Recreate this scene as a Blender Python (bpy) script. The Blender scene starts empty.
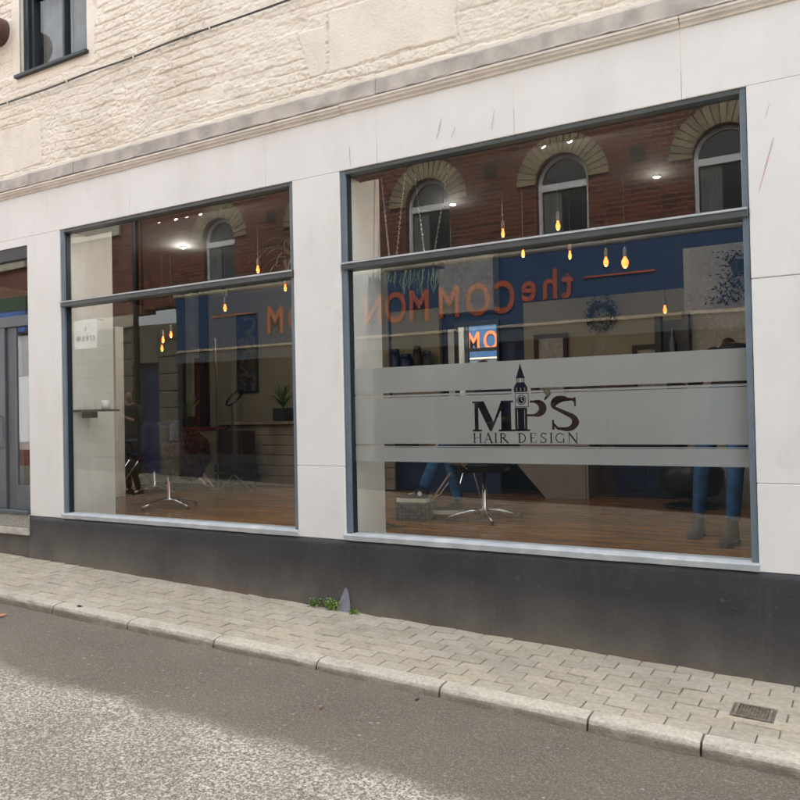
import bpy, bmesh, math, random
import numpy as np
from mathutils import Vector, Matrix
random.seed(7); np.random.seed(7)
S = bpy.context.scene
COL = S.collection
R = math.radians
PI = math.pi

# ------------------------------------------------------------------ camera
cam = bpy.data.objects.new('camera', bpy.data.cameras.new('camera'))
COL.objects.link(cam); S.camera = cam
cam.data.sensor_width = 36; cam.data.lens = 36.0
cam.data.clip_end = 500; cam.data.clip_start = 0.05
_yaw, _pit, _rol = R(30.7533), R(0.90406), R(-1.17674)
_f = Vector((-math.sin(_yaw)*math.cos(_pit), math.cos(_yaw)*math.cos(_pit), math.sin(_pit)))
_r0 = Vector((math.cos(_yaw), math.sin(_yaw), 0)); _u0 = _r0.cross(_f)
_r = math.cos(_rol)*_r0 + math.sin(_rol)*_u0
_u = -math.sin(_rol)*_r0 + math.cos(_rol)*_u0
M = Matrix(((_r.x, _u.x, -_f.x, 0), (_r.y, _u.y, -_f.y, -4.7), (_r.z, _u.z, -_f.z, 1.6), (0, 0, 0, 1)))
cam.matrix_world = M

# ------------------------------------------------------------------ sky, sun, exposure
W = bpy.data.worlds.new('World'); S.world = W; W.use_nodes = True
nt = W.node_tree; bg = nt.nodes['Background']
sky = nt.nodes.new('ShaderNodeTexSky'); sky.sky_type = 'NISHITA'; sky.sun_disc = False
SUN_EL, SUN_AZ = R(54), R(12)          # sun behind the salon, so the street side lies in open shade
sky.sun_elevation = SUN_EL; sky.sun_rotation = SUN_AZ
sky.air_density = 1.0; sky.dust_density = 4.0; sky.ozone_density = 0.6
hs = nt.nodes.new('ShaderNodeHueSaturation'); hs.inputs['Saturation'].default_value = 0.26
tn = nt.nodes.new('ShaderNodeMix'); tn.data_type = 'RGBA'; tn.blend_type = 'MULTIPLY'; tn.inputs[0].default_value = 1; tn.inputs[7].default_value = (1.0, .995, .955, 1)   # milky cloud cover
nt.links.new(sky.outputs[0], hs.inputs['Color']); nt.links.new(hs.outputs[0], tn.inputs[6]); nt.links.new(tn.outputs[2], bg.inputs[0])
bg.inputs[1].default_value = 0.15
sl = bpy.data.lights.new('sun', 'SUN'); sl.energy = 0.6; sl.angle = R(12); sl.color = (1, .95, .88)
so = bpy.data.objects.new('sun', sl); COL.objects.link(so)
sd = Vector((math.sin(SUN_AZ)*math.cos(SUN_EL), math.cos(SUN_AZ)*math.cos(SUN_EL), math.sin(SUN_EL)))
so.rotation_euler = sd.to_track_quat('Z', 'Y').to_euler(); so.location = (0, 10, 20)
S.view_settings.view_transform = 'Standard'; S.view_settings.look = 'None'
S.view_settings.exposure = 2.58; S.view_settings.gamma = 1
S.cycles.transparent_max_bounces = 16; S.cycles.max_bounces = 10
S.cycles.sample_clamp_indirect = 4

# ------------------------------------------------------------------ materials
def srgb(r, g, b):
    f = lambda c: (c/255/12.92) if c <= 10 else ((c/255+.055)/1.055)**2.4
    return (f(r), f(g), f(b), 1)
def mat(name, col, rough=.7, metal=0, var=.12, scale=6, bump=.0, bscale=60, spec=.5, emit=None, es=0, col2=None, coat=0, detail=6):
    m = bpy.data.materials.new(name); m.use_nodes = True
    n = m.node_tree.nodes; l = m.node_tree.links; p = n['Principled BSDF']
    c = tuple(col) if len(col) == 4 else (*col, 1)
    p.inputs['Roughness'].default_value = rough; p.inputs['Metallic'].default_value = metal
    p.inputs['Specular IOR Level'].default_value = spec
    p.inputs['Coat Weight'].default_value = coat
    tc = n.new('ShaderNodeTexCoord')
    nz = n.new('ShaderNodeTexNoise'); nz.inputs['Scale'].default_value = scale; nz.inputs['Detail'].default_value = detail
    l.new(tc.outputs['Object'], nz.inputs['Vector'])
    rp = n.new('ShaderNodeValToRGB'); e = rp.color_ramp.elements
    c2 = col2 or tuple(min(1, x*(1+var)) for x in c[:3])+(1,)
    c1 = c if col2 else tuple(x*(1-var) for x in c[:3])+(1,)
    e[0].color = c1; e[1].color = c2; e[0].position = .35; e[1].position = .65
    l.new(nz.outputs[0], rp.inputs[0]); l.new(rp.outputs[0], p.inputs['Base Color'])
    if bump:
        b = n.new('ShaderNodeBump'); b.inputs['Strength'].default_value = bump; b.inputs['Distance'].default_value = .01
        z = n.new('ShaderNodeTexNoise'); z.inputs['Scale'].default_value = bscale; z.inputs['Detail'].default_value = 8
        l.new(tc.outputs['Object'], z.inputs['Vector']); l.new(z.outputs[0], b.inputs['Height']); l.new(b.outputs[0], p.inputs['Normal'])
    if emit:
        p.inputs['Emission Color'].default_value = (*emit[:3], 1); p.inputs['Emission Strength'].default_value = es
    return m
def nodes(m): return m.node_tree.nodes, m.node_tree.links, m.node_tree.nodes['Principled BSDF']
def randomize(m, amt=.25, hue=0):
    """per-object brightness variation between pieces"""
    n, l, p = nodes(m); src = p.inputs['Base Color'].links[0].from_socket
    oi = n.new('ShaderNodeObjectInfo'); mr = n.new('ShaderNodeMapRange')
    mr.inputs[3].default_value = 1-amt; mr.inputs[4].default_value = 1+amt
    l.new(oi.outputs['Random'], mr.inputs[0])
    h = n.new('ShaderNodeHueSaturation'); l.new(mr.outputs[0], h.inputs['Value']); l.new(src, h.inputs['Color'])
    if hue:
        m2 = n.new('ShaderNodeMapRange'); m2.inputs[3].default_value = 1-hue; m2.inputs[4].default_value = 1+hue
        w = n.new('ShaderNodeMath'); w.operation = 'FRACT'; w2 = n.new('ShaderNodeMath'); w2.operation = 'MULTIPLY'; w2.inputs[1].default_value = 7.3
        l.new(oi.outputs['Random'], w2.inputs[0]); l.new(w2.outputs[0], w.inputs[0]); l.new(w.outputs[0], m2.inputs[0]); l.new(m2.outputs[0], h.inputs['Saturation'])
    l.new(h.outputs[0], p.inputs['Base Color']); return m
def overlay(m, col, scale, lo, hi, strength=1, vec=(1, 1, 1), zfade=None, detail=8, world=False):
    """dirt / stain layer with its own shape, mixed over the base colour"""
    n, l, p = nodes(m); src = p.inputs['Base Color'].links[0].from_socket
    g = n.new('ShaderNodeNewGeometry'); mp = n.new('ShaderNodeMapping'); mp.inputs['Scale'].default_value = vec
    l.new(g.outputs['Position'], mp.inputs[0])
    nz = n.new('ShaderNodeTexNoise'); nz.inputs['Scale'].default_value = scale; nz.inputs['Detail'].default_value = detail; nz.inputs['Roughness'].default_value = .65
    l.new(mp.outputs[0], nz.inputs['Vector'])
    mr = n.new('ShaderNodeMapRange'); mr.inputs[1].default_value = lo; mr.inputs[2].default_value = hi; mr.inputs[4].default_value = strength
    l.new(nz.outputs[0], mr.inputs[0]); fac = mr.outputs[0]
    if zfade:      # (axis x coefficient, z coefficient, offset, range) -> falls off with height above the sloping street
        sx = n.new('ShaderNodeSeparateXYZ'); l.new(g.outputs['Position'], sx.inputs[0])
        a = n.new('ShaderNodeMath'); a.operation = 'MULTIPLY_ADD'; a.inputs[1].default_value = .0295; a.inputs[2].default_value = -.107
        l.new(sx.outputs[0], a.inputs[0])
        b = n.new('ShaderNodeMath'); b.operation = 'ADD'; l.new(a.outputs[0], b.inputs[0]); l.new(sx.outputs[2], b.inputs[1])
        r2 = n.new('ShaderNodeMapRange'); r2.inputs[1].default_value = zfade[0]; r2.inputs[2].default_value = zfade[1]; r2.inputs[3].default_value = 1; r2.inputs[4].default_value = 0
        l.new(b.outputs[0], r2.inputs[0]); mm = n.new('ShaderNodeMath'); mm.operation = 'MULTIPLY'
        l.new(fac, mm.inputs[0]); l.new(r2.outputs[0], mm.inputs[1]); fac = mm.outputs[0]
    mx = n.new('ShaderNodeMix'); mx.data_type = 'RGBA'
    l.new(fac, mx.inputs[0]); l.new(src, mx.inputs[6]); mx.inputs[7].default_value = (*col[:3], 1)
    l.new(mx.outputs[2], p.inputs['Base Color']); return m

MT = {}
MT['white'] = overlay(overlay(overlay(mat('white_painted_stone', (.782, .80, .785), .55, var=.03, scale=2, bump=.12, bscale=25), (.58, .55, .49), 1.3, .50, .84, .42, vec=(2, 2, .7)), (.36, .31, .25), 9, .70, .80, .5, vec=(4, 4, .6)), (.58, .54, .47), 3.2, .60, .82, .5)
MT['cream'] = overlay(overlay(mat('cream_masonry_paint', (.81, .765, .655), .75, var=.05, scale=3, bump=.45, bscale=55), (.62, .56, .46), 2.2, .52, .82, .5), (.85, .81, .71), 11, .5, .72, .6); overlay(MT['cream'], (.50, .47, .38), 17, .60, .75, .45, vec=(.6, 1, 1.4)); overlay(MT['cream'], (.60, .53, .42), .9, .50, .75, .5)
MT['stone'] = overlay(mat('weathered_cornice_stone', (.50, .47, .42), .8, var=.15, scale=8, bump=.5, bscale=60), (.22, .2, .18), 5, .55, .75, .7, vec=(.6, 1, 2))
MT['cornice'] = overlay(mat('dirty_white_moulding', (.78, .74, .67), .7, var=.08, scale=5, bump=.3, bscale=50), (.2, .18, .16), 7, .62, .75, .45, vec=(.5, 1, 3))
MT['lead'] = overlay(mat('grey_lead_flashing', (.45, .425, .385), .85, var=.2, scale=7, bump=.3, bscale=20), (.56, .54, .50), 3, .5, .7, .8)
MT['plinth'] = overlay(overlay(overlay(mat('charcoal_masonry_paint', (.038, .040, .045), .62, var=.18, scale=3, bump=.35, bscale=70), (.17, .155, .125), 1.6, .25, .66, .9, vec=(1, 1, .7), zfade=(.02, .36)), (.16, .145, .12), 3, .58, .8, .22, vec=(6, 6, .35)), (.10, .10, .10), 14, .66, .72, .7)
overlay(MT['plinth'], (.16, .15, .12), 3, .52, .74, .3, vec=(16, 16, .8), zfade=(.03, .30)); overlay(MT['plinth'], (.17, .115, .06), 2.2, .42, .62, .6, zfade=(.012, .06)); overlay(MT['plinth'], (.085, .085, .088), 30, .60, .66, .5)
MT['frame'] = overlay(mat('slate_blue_frame_paint', (.135, .185, .23), .42, var=.10, scale=5, bump=.05), (.22, .25, .27), 6, .58, .75, .5, vec=(3, 3, .6))
MT['transom'] = mat('dark_grey_frame_paint', (.072, .088, .092), .45, var=.12, scale=5)
MT['sill'] = overlay(mat('pale_worn_sill_paint', (.44, .485, .51), .6, var=.08, scale=9, bump=.2), (.70, .70, .68), 5, .5, .7, .6, vec=(1, 1, 1))
MT['door'] = mat('slate_door_paint', (.075, .092, .11), .4, var=.08)
MT['black'] = mat('blackish_blue_timber', (.012, .022, .030), .45, var=.2)
MT['navy'] = mat('navy_wall_paint', (.007, .018, .068), .6, var=.1)
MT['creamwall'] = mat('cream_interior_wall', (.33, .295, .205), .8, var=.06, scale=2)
MT['iwhite'] = overlay(mat('white_interior_paint', (.82, .83, .79), .7, var=.05, scale=3), (.5, .48, .42), 3, .58, .8, .5, vec=(3, 3, .7))
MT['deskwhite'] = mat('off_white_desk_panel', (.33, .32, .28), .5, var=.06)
MT['ceiling'] = mat('interior_ceiling', (.022, .021, .020), .9, var=.1)
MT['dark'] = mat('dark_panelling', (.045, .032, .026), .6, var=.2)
MT['brownwall_and_shade'] = mat('brown_panelling_and_shade', (.10, .065, .05), .6, var=.2)  # real panelling, and the painted shade low on the cream wall
MT['chrome'] = mat('chrome', (.75, .75, .76), .12, 1, var=.02)
MT['blackmetal'] = mat('black_metal', (.015, .015, .016), .4, var=.1)
MT['brownleather'] = mat('brown_leather', (.018, .008, .006), .5, var=.25, bump=.2, bscale=40)
MT['blackleather'] = mat('black_leather', (.014, .015, .022), .4, var=.2)
MT['bluegrey'] = mat('blue_grey_vinyl', (.10, .13, .19), .5, var=.1)
MT['greenleaf'] = mat('leaf_green', (.07, .13, .035), .5, var=.35, scale=8)
MT['darkleaf'] = mat('dark_leaf_green', (.022, .045, .016), .6, var=.4, scale=9)
MT['paleleaf'] = mat('variegated_leaf', (.22, .27, .12), .5, var=.35, scale=9)
MT['weedleaf'] = randomize(mat('weed_leaf', (.16, .27, .05), .6, var=.4, scale=30), .2)
MT['pot'] = mat('dark_green_pot', (.02, .03, .028), .35, var=.1)
MT['white_ceramic'] = mat('white_ceramic', (.75, .74, .70), .3, var=.02)
MT['wood'] = mat('brown_wood', (.16, .09, .05), .5, var=.3, scale=12)
MT['orange'] = mat('orange_sign_paint', (.55, .12, .035), .5, var=.04)
MT['signblue'] = mat('dark_blue_sign_paint', (.013, .055, .135), .5, var=.08)
MT['dark_glass'] = mat('dark_window_glass', (.006, .007, .009), .25, spec=.15, var=.2, scale=1)
MT['sky_glass'] = mat('skylight_tinted_glass', (.035, .048, .052), .15, var=.25, scale=2, spec=.8)  # sky light on the arched panes put into a paler base colour
MT['bulb'] = mat('amber_bulb_glow', (1, .55, .2), .3, emit=(1, .105, .012), es=1.0)
MT['lamp'] = mat('white_lamp_glow', (1, 1, 1), .3, emit=(1, .93, .82), es=25)
MT['slate'] = mat('grey_slate', (.22, .22, .26), .7, var=.2, scale=10, bump=.4)
MT['iron'] = overlay(mat('rusty_iron', (.22, .19, .15), .7, .1, var=.3, scale=30, bump=.4), (.2, .11, .06), 20, .55, .75, .5)
MT['terracotta'] = overlay(mat('brown_red_pipe', (.16, .075, .055), .55, var=.25, scale=8, bump=.3), (.05, .04, .035), 4, .45, .7, .8)
MT['skin'] = mat('skin', (.55, .33, .25), .5, var=.06)
MT['jeans'] = mat('blue_denim', (.035, .11, .25), .8, var=.3, scale=14, bump=.3, bscale=120)
MT['blacktop'] = mat('dark_cotton', (.02, .018, .028), .8, var=.2, scale=8)
MT['hair'] = mat('dark_hair', (.03, .02, .014), .5, var=.3, scale=30)
MT['rubber'] = mat('off_white_rubber', (.62, .60, .48), .6, var=.08)
MT['canvas'] = mat('black_canvas', (.014, .014, .016), .8, var=.3, scale=20)
MT['boot'] = mat('grey_brown_suede', (.045, .036, .034), .8, var=.25, scale=12)
MT['wicker'] = mat('dark_grey_wicker', (.10, .095, .085), .7, var=.4, scale=30, bump=.5)
MT['counter'] = mat('grey_brown_counter_boards', (.25, .215, .17), .6, var=.25, scale=3)
MT['plaster'] = overlay(mat('rough_grey_plaster', (.40, .39, .34), .85, var=.1, scale=4, bump=.8, bscale=25), (.6, .6, .56), 26, .52, .6, .5)
MT['terrazzo'] = mat('speckled_step', (.16, .17, .15), .6, col2=(.48, .47, .42, 1), scale=95, detail=2)
MT['nosing'] = mat('pale_step_nosing', (.52, .50, .45), .7, var=.15, scale=12, bump=.3)
MT['curtain'] = mat('grey_net_curtain', (.20, .21, .205), .9, var=.25, scale=4)
MT['banding'] = overlay(mat('banded_cream_stone', (.13, .115, .09), .85, var=.12, scale=3), (.14, .12, .1), 2, .5, .7, .6)
MT['upvc'] = mat('white_window_frame', (.78, .80, .82), .35, var=.02)
MT['voussoir'] = randomize(mat('buff_arch_stone', (.30, .245, .15), .8, var=.15, bump=.4), .18)
MT['buff'] = overlay(mat('buff_stone', (.52, .47, .38), .8, var=.1, bump=.4), (.25, .22, .17), 3, .5, .7, .7)
MT['rust'] = mat('grey_scuff', (.52, .48, .43), .8, var=.3, scale=30)
MT['rustred'] = mat('brick_red_scuff', (.50, .24, .17), .8, var=.3, scale=30)
MT['bluebin'] = mat('navy_plastic', (.015, .03, .10), .4, var=.1)
MT['red'] = mat('dull_red_fabric', (.16, .025, .02), .8, var=.4, scale=9)
MT['doorblue'] = mat('royal_blue_paint', (.009, .026, .085), .5, var=.1)
MT['green'] = mat('green_fascia_paint', (.015, .07, .05), .5, var=.1)
MT['midblue'] = mat('mid_blue_fascia_paint', (.06, .17, .55), .5, var=.1)

# brick walls of the houses over the road
def brickmat(name, a, b, mortar):
    m = bpy.data.materials.new(name); m.use_nodes = True; n, l, p = nodes(m); p.inputs['Roughness'].default_value = .85
    tc = n.new('ShaderNodeTexCoord'); mp = n.new('ShaderNodeMapping'); mp.inputs['Rotation'].default_value = (R(90), 0, 0)
    l.new(tc.outputs['Object'], mp.inputs[0])
    bt = n.new('ShaderNodeTexBrick'); bt.inputs['Scale'].default_value = 1; bt.inputs['Brick Width'].default_value = .225; bt.inputs['Row Height'].default_value = .075
    bt.inputs['Mortar Size'].default_value = .010; bt.inputs['Mortar Smooth'].default_value = .2; bt.inputs['Color1'].default_value = (*a, 1); bt.inputs['Color2'].default_value = (*b, 1); bt.inputs['Mortar'].default_value = (*mortar, 1)
    bt.inputs['Bias'].default_value = -.1
    l.new(mp.outputs[0], bt.inputs['Vector'])
    l.new(bt.outputs['Color'], p.inputs['Base Color'])
    bp = n.new('ShaderNodeBump'); bp.inputs['Strength'].default_value = .6; bp.inputs['Distance'].default_value = .01; bp.invert = True
    l.new(bt.outputs['Fac'], bp.inputs['Height']); l.new(bp.outputs[0], p.inputs['Normal'])
    return overlay(m, (.06, .03, .022), 1.1, .45, .75, .6)
MT['brick'] = brickmat('red_brick', (.20, .055, .034), (.085, .028, .020), (.20, .14, .10))
MT['brick2'] = brickmat('bright_red_brick', (.26, .085, .055), (.12, .04, .03), (.22, .17, .13))

# asphalt: dark patch by the kerb, worn pale chippings further out
def asphalt():
    m = bpy.data.materials.new('worn_asphalt'); m.use_nodes = True; n, l, p = nodes(m); p.inputs['Roughness'].default_value = .85
    g = n.new('ShaderNodeNewGeometry'); sx = n.new('ShaderNodeSeparateXYZ'); l.new(g.outputs['Position'], sx.inputs[0])
    def noise(s, d=4, r=.6):
        z = n.new('ShaderNodeTexNoise'); z.inputs['Scale'].default_value = s; z.inputs['Detail'].default_value = d; z.inputs['Roughness'].default_value = r
        l.new(g.outputs['Position'], z.inputs['Vector']); return z.outputs[0]
    def rng(x, a, b, c=0, d=1):
        r_ = n.new('ShaderNodeMapRange'); l.new(x, r_.inputs[0])
        for i, v in enumerate((a, b, c, d)): r_.inputs[i+1].default_value = v
        return r_.outputs[0]
    def mth(op, a, b=None, v=None):
        q = n.new('ShaderNodeMath'); q.operation = op; l.new(a, q.inputs[0])
        if b is not None: l.new(b, q.inputs[1])
        if v is not None: q.inputs[1].default_value = v
        return q.outputs[0]
    def mix(f, a, b):
        q = n.new('ShaderNodeMix'); q.data_type = 'RGBA'; l.new(f, q.inputs[0])
        for i, c in ((6, a), (7, b)):
            if isinstance(c, tuple): q.inputs[i].default_value = (*c, 1)
            else: l.new(c, q.inputs[i])
        return q.outputs[2]
    base = mix(rng(noise(1.3, 6), .35, .7), (.122, .101, .078), (.158, .134, .104))
    grain = noise(95, 4, .75)
    base = mix(rng(grain, .48, .66, 0, .7), base, (.33, .30, .255))
    base = mix(rng(noise(130, 3, .7), .52, .66, 0, .7), base, (.07, .06, .052))
    v = n.new('ShaderNodeTexVoronoi'); v.inputs['Scale'].default_value = 16; v.inputs['Randomness'].default_value = 1; l.new(g.outputs['Position'], v.inputs['Vector'])
    base = mix(mth('MULTIPLY', rng(v.outputs['Distance'], .10, .16, 1, 0), rng(noise(4), .5, .62)), base, (.36, .33, .29))
    # pale zone mask: everything beyond about 0.75 m from the kerb, on the uphill side
    edge = mth('ADD', sx.outputs[1], mth('MULTIPLY', noise(2.6, 9, .85), v=.46))
    mask = rng(edge, -1.71, -1.575, 1, 0)
    dens = rng(edge, -2.2, -1.70, .0, .03)
    fade = rng(sx.outputs[1], -2.6, -1.7, .8, 1)
    ch = rng(mth('ADD', noise(58, 5, .8), dens), .53, .56)
    ch2 = rng(noise(110, 3, .7), .50, .58)
    chm = mth('MAXIMUM', ch, mth('MULTIPLY', ch2, v=.6))
    base = mix(mth('MULTIPLY', mask, v=.45), base, (.10, .09, .07))
    pale = mix(rng(noise(2.2, 5), .3, .7), (.43, .405, .335), (.68, .65, .555))
    col = mix(mth('MULTIPLY', mth('MULTIPLY', chm, mask), fade), base, pale)
    l.new(col, p.inputs['Base Color'])
    b = n.new('ShaderNodeBump'); b.inputs['Strength'].default_value = .7; b.inputs['Distance'].default_value = .006
    l.new(mth('ADD', grain, noise(70, 3)), b.inputs['Height']); l.new(b.outputs[0], p.inputs['Normal'])
    return m
MT['asphalt'] = asphalt()
MT['paver'] = randomize(overlay(overlay(mat('grey_buff_paver', (.43, .385, .305), .85, var=.13, scale=30, bump=.6, bscale=140), (.25, .22, .175), 2.2, .48, .72, .5), (.50, .47, .40), 40, .55, .65, .5), .09, .12)
MT['kerb'] = randomize(overlay(overlay(mat('kerb_granite', (.50, .46, .385), .8, var=.15, scale=60, bump=.5, bscale=110), (.24, .21, .17), 6, .52, .72, .6, vec=(1, 1, 3)), (.58, .56, .50), 9, .6, .7, .6), .07); overlay(MT['kerb'], (.17, .145, .11), 4, .2, .5, .8, zfade=(-.058, -.026))
MT['sand'] = overlay(mat('joint_sand', (.19, .17, .135), .95, var=.3, scale=25, bump=.5), (.09, .10, .05), 5, .55, .7, .6)

# oak floor boards: grain follows the board
def floormat():
    m = mat('oak_boards', (.30, .125, .038), .22, col2=(.56, .29, .105, 1), scale=1)
    n, l, p = nodes(m)
    g = n.new('ShaderNodeNewGeometry'); mp = n.new('ShaderNodeMapping'); mp.inputs['Scale'].default_value = (1.0, 14, 1)
    nz = [x for x in n if x.type == 'TEX_NOISE'][0]; nz.inputs['Scale'].default_value = 2.2
    l.new(g.outputs['Position'], mp.inputs[0]); l.new(mp.outputs[0], nz.inputs['Vector'])
    return overlay(overlay(m, (.07, .03, .012), 1.6, .46, .60, .85, vec=(.5, 20, 1)), (.75, .46, .2), 2.3, .60, .68, .7, vec=(.4, 26, 1))
MT['floor'] = floormat()

def glassmat(name, k=3.2, tint=(.90, .92, .91)):
    m = bpy.data.materials.new(name); m.use_nodes = True; n = m.node_tree.nodes; l = m.node_tree.links; n.clear()
    o = n.new('ShaderNodeOutputMaterial'); mx = n.new('ShaderNodeMixShader'); t = n.new('ShaderNodeBsdfTransparent'); g = n.new('ShaderNodeBsdfGlossy')
    t.inputs[0].default_value = (*tint, 1); g.inputs['Roughness'].default_value = 0; g.inputs['Color'].default_value = (.97, .985, 1, 1)
    gg = n.new('ShaderNodeNewGeometry'); dp = n.new('ShaderNodeVectorMath'); dp.operation = 'DOT_PRODUCT'
    l.new(gg.outputs['Incoming'], dp.inputs[0]); l.new(gg.outputs['True Normal'], dp.inputs[1])
    def mth(op, x, v=None, y=None, clamp=False):
        q = n.new('ShaderNodeMath'); q.operation = op; q.use_clamp = clamp
        l.new(x, q.inputs[0])
        if v is not None: q.inputs[1].default_value = v
        if y is not None: l.new(y, q.inputs[1])
        return q.outputs[0]
    c_ = mth('ABSOLUTE', dp.outputs['Value']); om = n.new('ShaderNodeMath'); om.operation = 'SUBTRACT'; om.inputs[0].default_value = 1; l.new(c_, om.inputs[1])
    p5 = mth('POWER', om.outputs[0], 5); sc_ = mth('ADD', mth('MULTIPLY', p5, .95), .055)
    fo = n.new('ShaderNodeMath'); fo.operation = 'SUBTRACT'; fo.inputs[0].default_value = 1; l.new(gg.outputs['Backfacing'], fo.inputs[1])
    mu = n.new('ShaderNodeMath'); mu.operation = 'MULTIPLY'; mu.use_clamp = True
    l.new(mth('MULTIPLY', sc_, k, clamp=True), mu.inputs[0]); l.new(fo.outputs[0], mu.inputs[1])
    l.new(mu.outputs[0], mx.inputs[0]); l.new(t.outputs[0], mx.inputs[1]); l.new(g.outputs[0], mx.inputs[2]); l.new(mx.outputs[0], o.inputs[0])
    tc = n.new('ShaderNodeTexCoord'); nz = n.new('ShaderNodeTexNoise'); nz.inputs['Scale'].default_value = 1.1; nz.inputs['Detail'].default_value = 1
    b = n.new('ShaderNodeBump'); b.inputs['Strength'].default_value = .05; b.inputs['Distance'].default_value = .02
    l.new(tc.outputs['Object'], nz.inputs['Vector']); l.new(nz.outputs[0], b.inputs['Height']); l.new(b.outputs[0], g.inputs['Normal'])
    return m
MT['glass'] = glassmat('window_glass', 1.15, (.95, .96, .955))
def mirrormat():
    m = bpy.data.materials.new('mirror_glass'); m.use_nodes = True; n, l, p = nodes(m)
    p.inputs['Metallic'].default_value = 1; p.inputs['Roughness'].default_value = .01; p.inputs['Base Color'].default_value = (.9, .92, .92, 1); return m
MT['mirror'] = mirrormat()
def frostmat():
    m = bpy.data.materials.new('frosted_vinyl'); m.use_nodes = True; n = m.node_tree.nodes; l = m.node_tree.links; n.clear()
    o = n.new('ShaderNodeOutputMaterial'); d = n.new('ShaderNodeBsdfDiffuse'); d.inputs[0].default_value = (.56, .585, .575, 1)
    r_ = n.new('ShaderNodeBsdfRefraction'); r_.inputs['IOR'].default_value = 1.25; r_.inputs['Roughness'].default_value = .42; r_.inputs[0].default_value = (.85, .87, .86, 1)
    a = n.new('ShaderNodeMixShader'); a.inputs[0].default_value = .36
    l.new(d.outputs[0], a.inputs[1]); l.new(r_.outputs[0], a.inputs[2]); l.new(a.outputs[0], o.inputs[0]); return m
MT['frost'] = frostmat()
def paintmat():
    """generic abstract poster"""
    m = bpy.data.materials.new('abstract_print'); m.use_nodes = True; n, l, p = nodes(m)
    tc = n.new('ShaderNodeTexCoord'); v = n.new('ShaderNodeTexNoise'); v.inputs['Scale'].default_value = 4.5; v.inputs['Detail'].default_value = 3
    l.new(tc.outputs['Object'], v.inputs['Vector']); r_ = n.new('ShaderNodeValToRGB')
    els = r_.color_ramp.elements; els[0].position = .3; els[0].color = (.03, .03, .05, 1); els[1].position = .75; els[1].color = (.14, .12, .10, 1)
    for pos, c in ((.42, (.045, .032, .06, 1)), (.5, (.20, .16, .10, 1)), (.56, (.03, .08, .09, 1)), (.64, (.12, .06, .05, 1))):
        e = els.new(pos); e.color = c
    l.new(v.outputs[0], r_.inputs[0]); l.new(r_.outputs[0], p.inputs['Base Color']); return m
MT['print'] = paintmat()

# ------------------------------------------------------------------ helpers
def tag(o, label=None, cat=None, group=None, kind=None):
    if label: o['label'] = label
    if cat: o['category'] = cat
    if group: o['group'] = group
    if kind: o['kind'] = kind
    return o
def thing(name, label, cat, loc=(0, 0, 0), rz=0, group=None):
    o = bpy.data.objects.new(name, None); COL.objects.link(o); o.location = loc; o.rotation_euler = (0, 0, rz)
    o.empty_display_size = .05
    return tag(o, label, cat, group)
def obj(name, bm, m, parent=None, loc=None, smooth=False, rz=0):
    if isinstance(bm, bmesh.types.BMesh):
        me = bpy.data.meshes.new(name); bm.to_mesh(me); bm.free()
    else: me = bm
    if m is not None and not len(me.materials): me.materials.append(MT[m] if isinstance(m, str) else m)
    if smooth:
        for f in me.polygons: f.use_smooth = True
    o = bpy.data.objects.new(name, me); COL.objects.link(o)
    if parent: o.parent = parent
    if loc: o.location = loc
    if rz: o.rotation_euler = (0, 0, rz)
    return o
def copy_tree(o, parent=None):
    c = o.copy(); COL.objects.link(c)
    if parent: c.parent = parent
    for ch in list(o.children): copy_tree(ch, c)
    return c
def box(bm, x0, x1, y0, y1, z0, z1, bev=0, seg=1, zf=None):
    vs = [bm.verts.new((x, y, z)) for x in (x0, x1) for y in (y0, y1) for z in (z0, z1)]
    F = [(0, 1, 3, 2), (4, 6, 7, 5), (0, 4, 5, 1), (2, 3, 7, 6), (0, 2, 6, 4), (1, 5, 7, 3)]
    fs = [bm.faces.new([vs[i] for i in f]) for f in F]
    bmesh.ops.recalc_face_normals(bm, faces=fs)
    if bev:
        es = list({e for f in fs for e in f.edges})
        bmesh.ops.bevel(bm, geom=es, offset=bev, segments=seg, affect='EDGES', clamp_overlap=True)
    return vs
def B(x0, x1, y0, y1, z0, z1, bev=0, seg=1):
    bm = bmesh.new(); box(bm, x0, x1, y0, y1, z0, z1, bev, seg); return bm
def tube(bm, pts, r, n=8, cap=True):
    pts = [Vector(p) for p in pts]; rr = r if isinstance(r, (list, tuple)) else [r]*len(pts)
    rings = []; up = None
    for i, p in enumerate(pts):
        d = (pts[min(i+1, len(pts)-1)]-pts[max(i-1, 0)]).normalized()
        if up is None: up = d.orthogonal().normalized()
        up = (up-d*up.dot(d)).normalized(); s = d.cross(up)
        rings.append([bm.verts.new(p+(up*math.cos(2*PI*k/n)+s*math.sin(2*PI*k/n))*rr[i]) for k in range(n)])
    for a, b in zip(rings, rings[1:]):
        for k in range(n): bm.faces.new((a[k], a[(k+1) % n], b[(k+1) % n], b[k]))
    if cap: bm.faces.new(rings[0][::-1]); bm.faces.new(rings[-1])
def lathe(bm, prof, n=20, c=(0, 0, 0)):
    rings = [[bm.verts.new((c[0]+r*math.cos(2*PI*k/n), c[1]+r*math.sin(2*PI*k/n), c[2]+z)) for k in range(n)] for r, z in prof]
    for a, b in zip(rings, rings[1:]):
        for k in range(n): bm.faces.new((a[k], a[(k+1) % n], b[(k+1) % n], b[k]))
    bm.faces.new(rings[0][::-1]); bm.faces.new(rings[-1])
def T(pts, r, n=8):
    bm = bmesh.new(); tube(bm, pts, r, n); return bm
def LA(prof, n=20):
    bm = bmesh.new(); lathe(bm, prof, n); return bm
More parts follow.
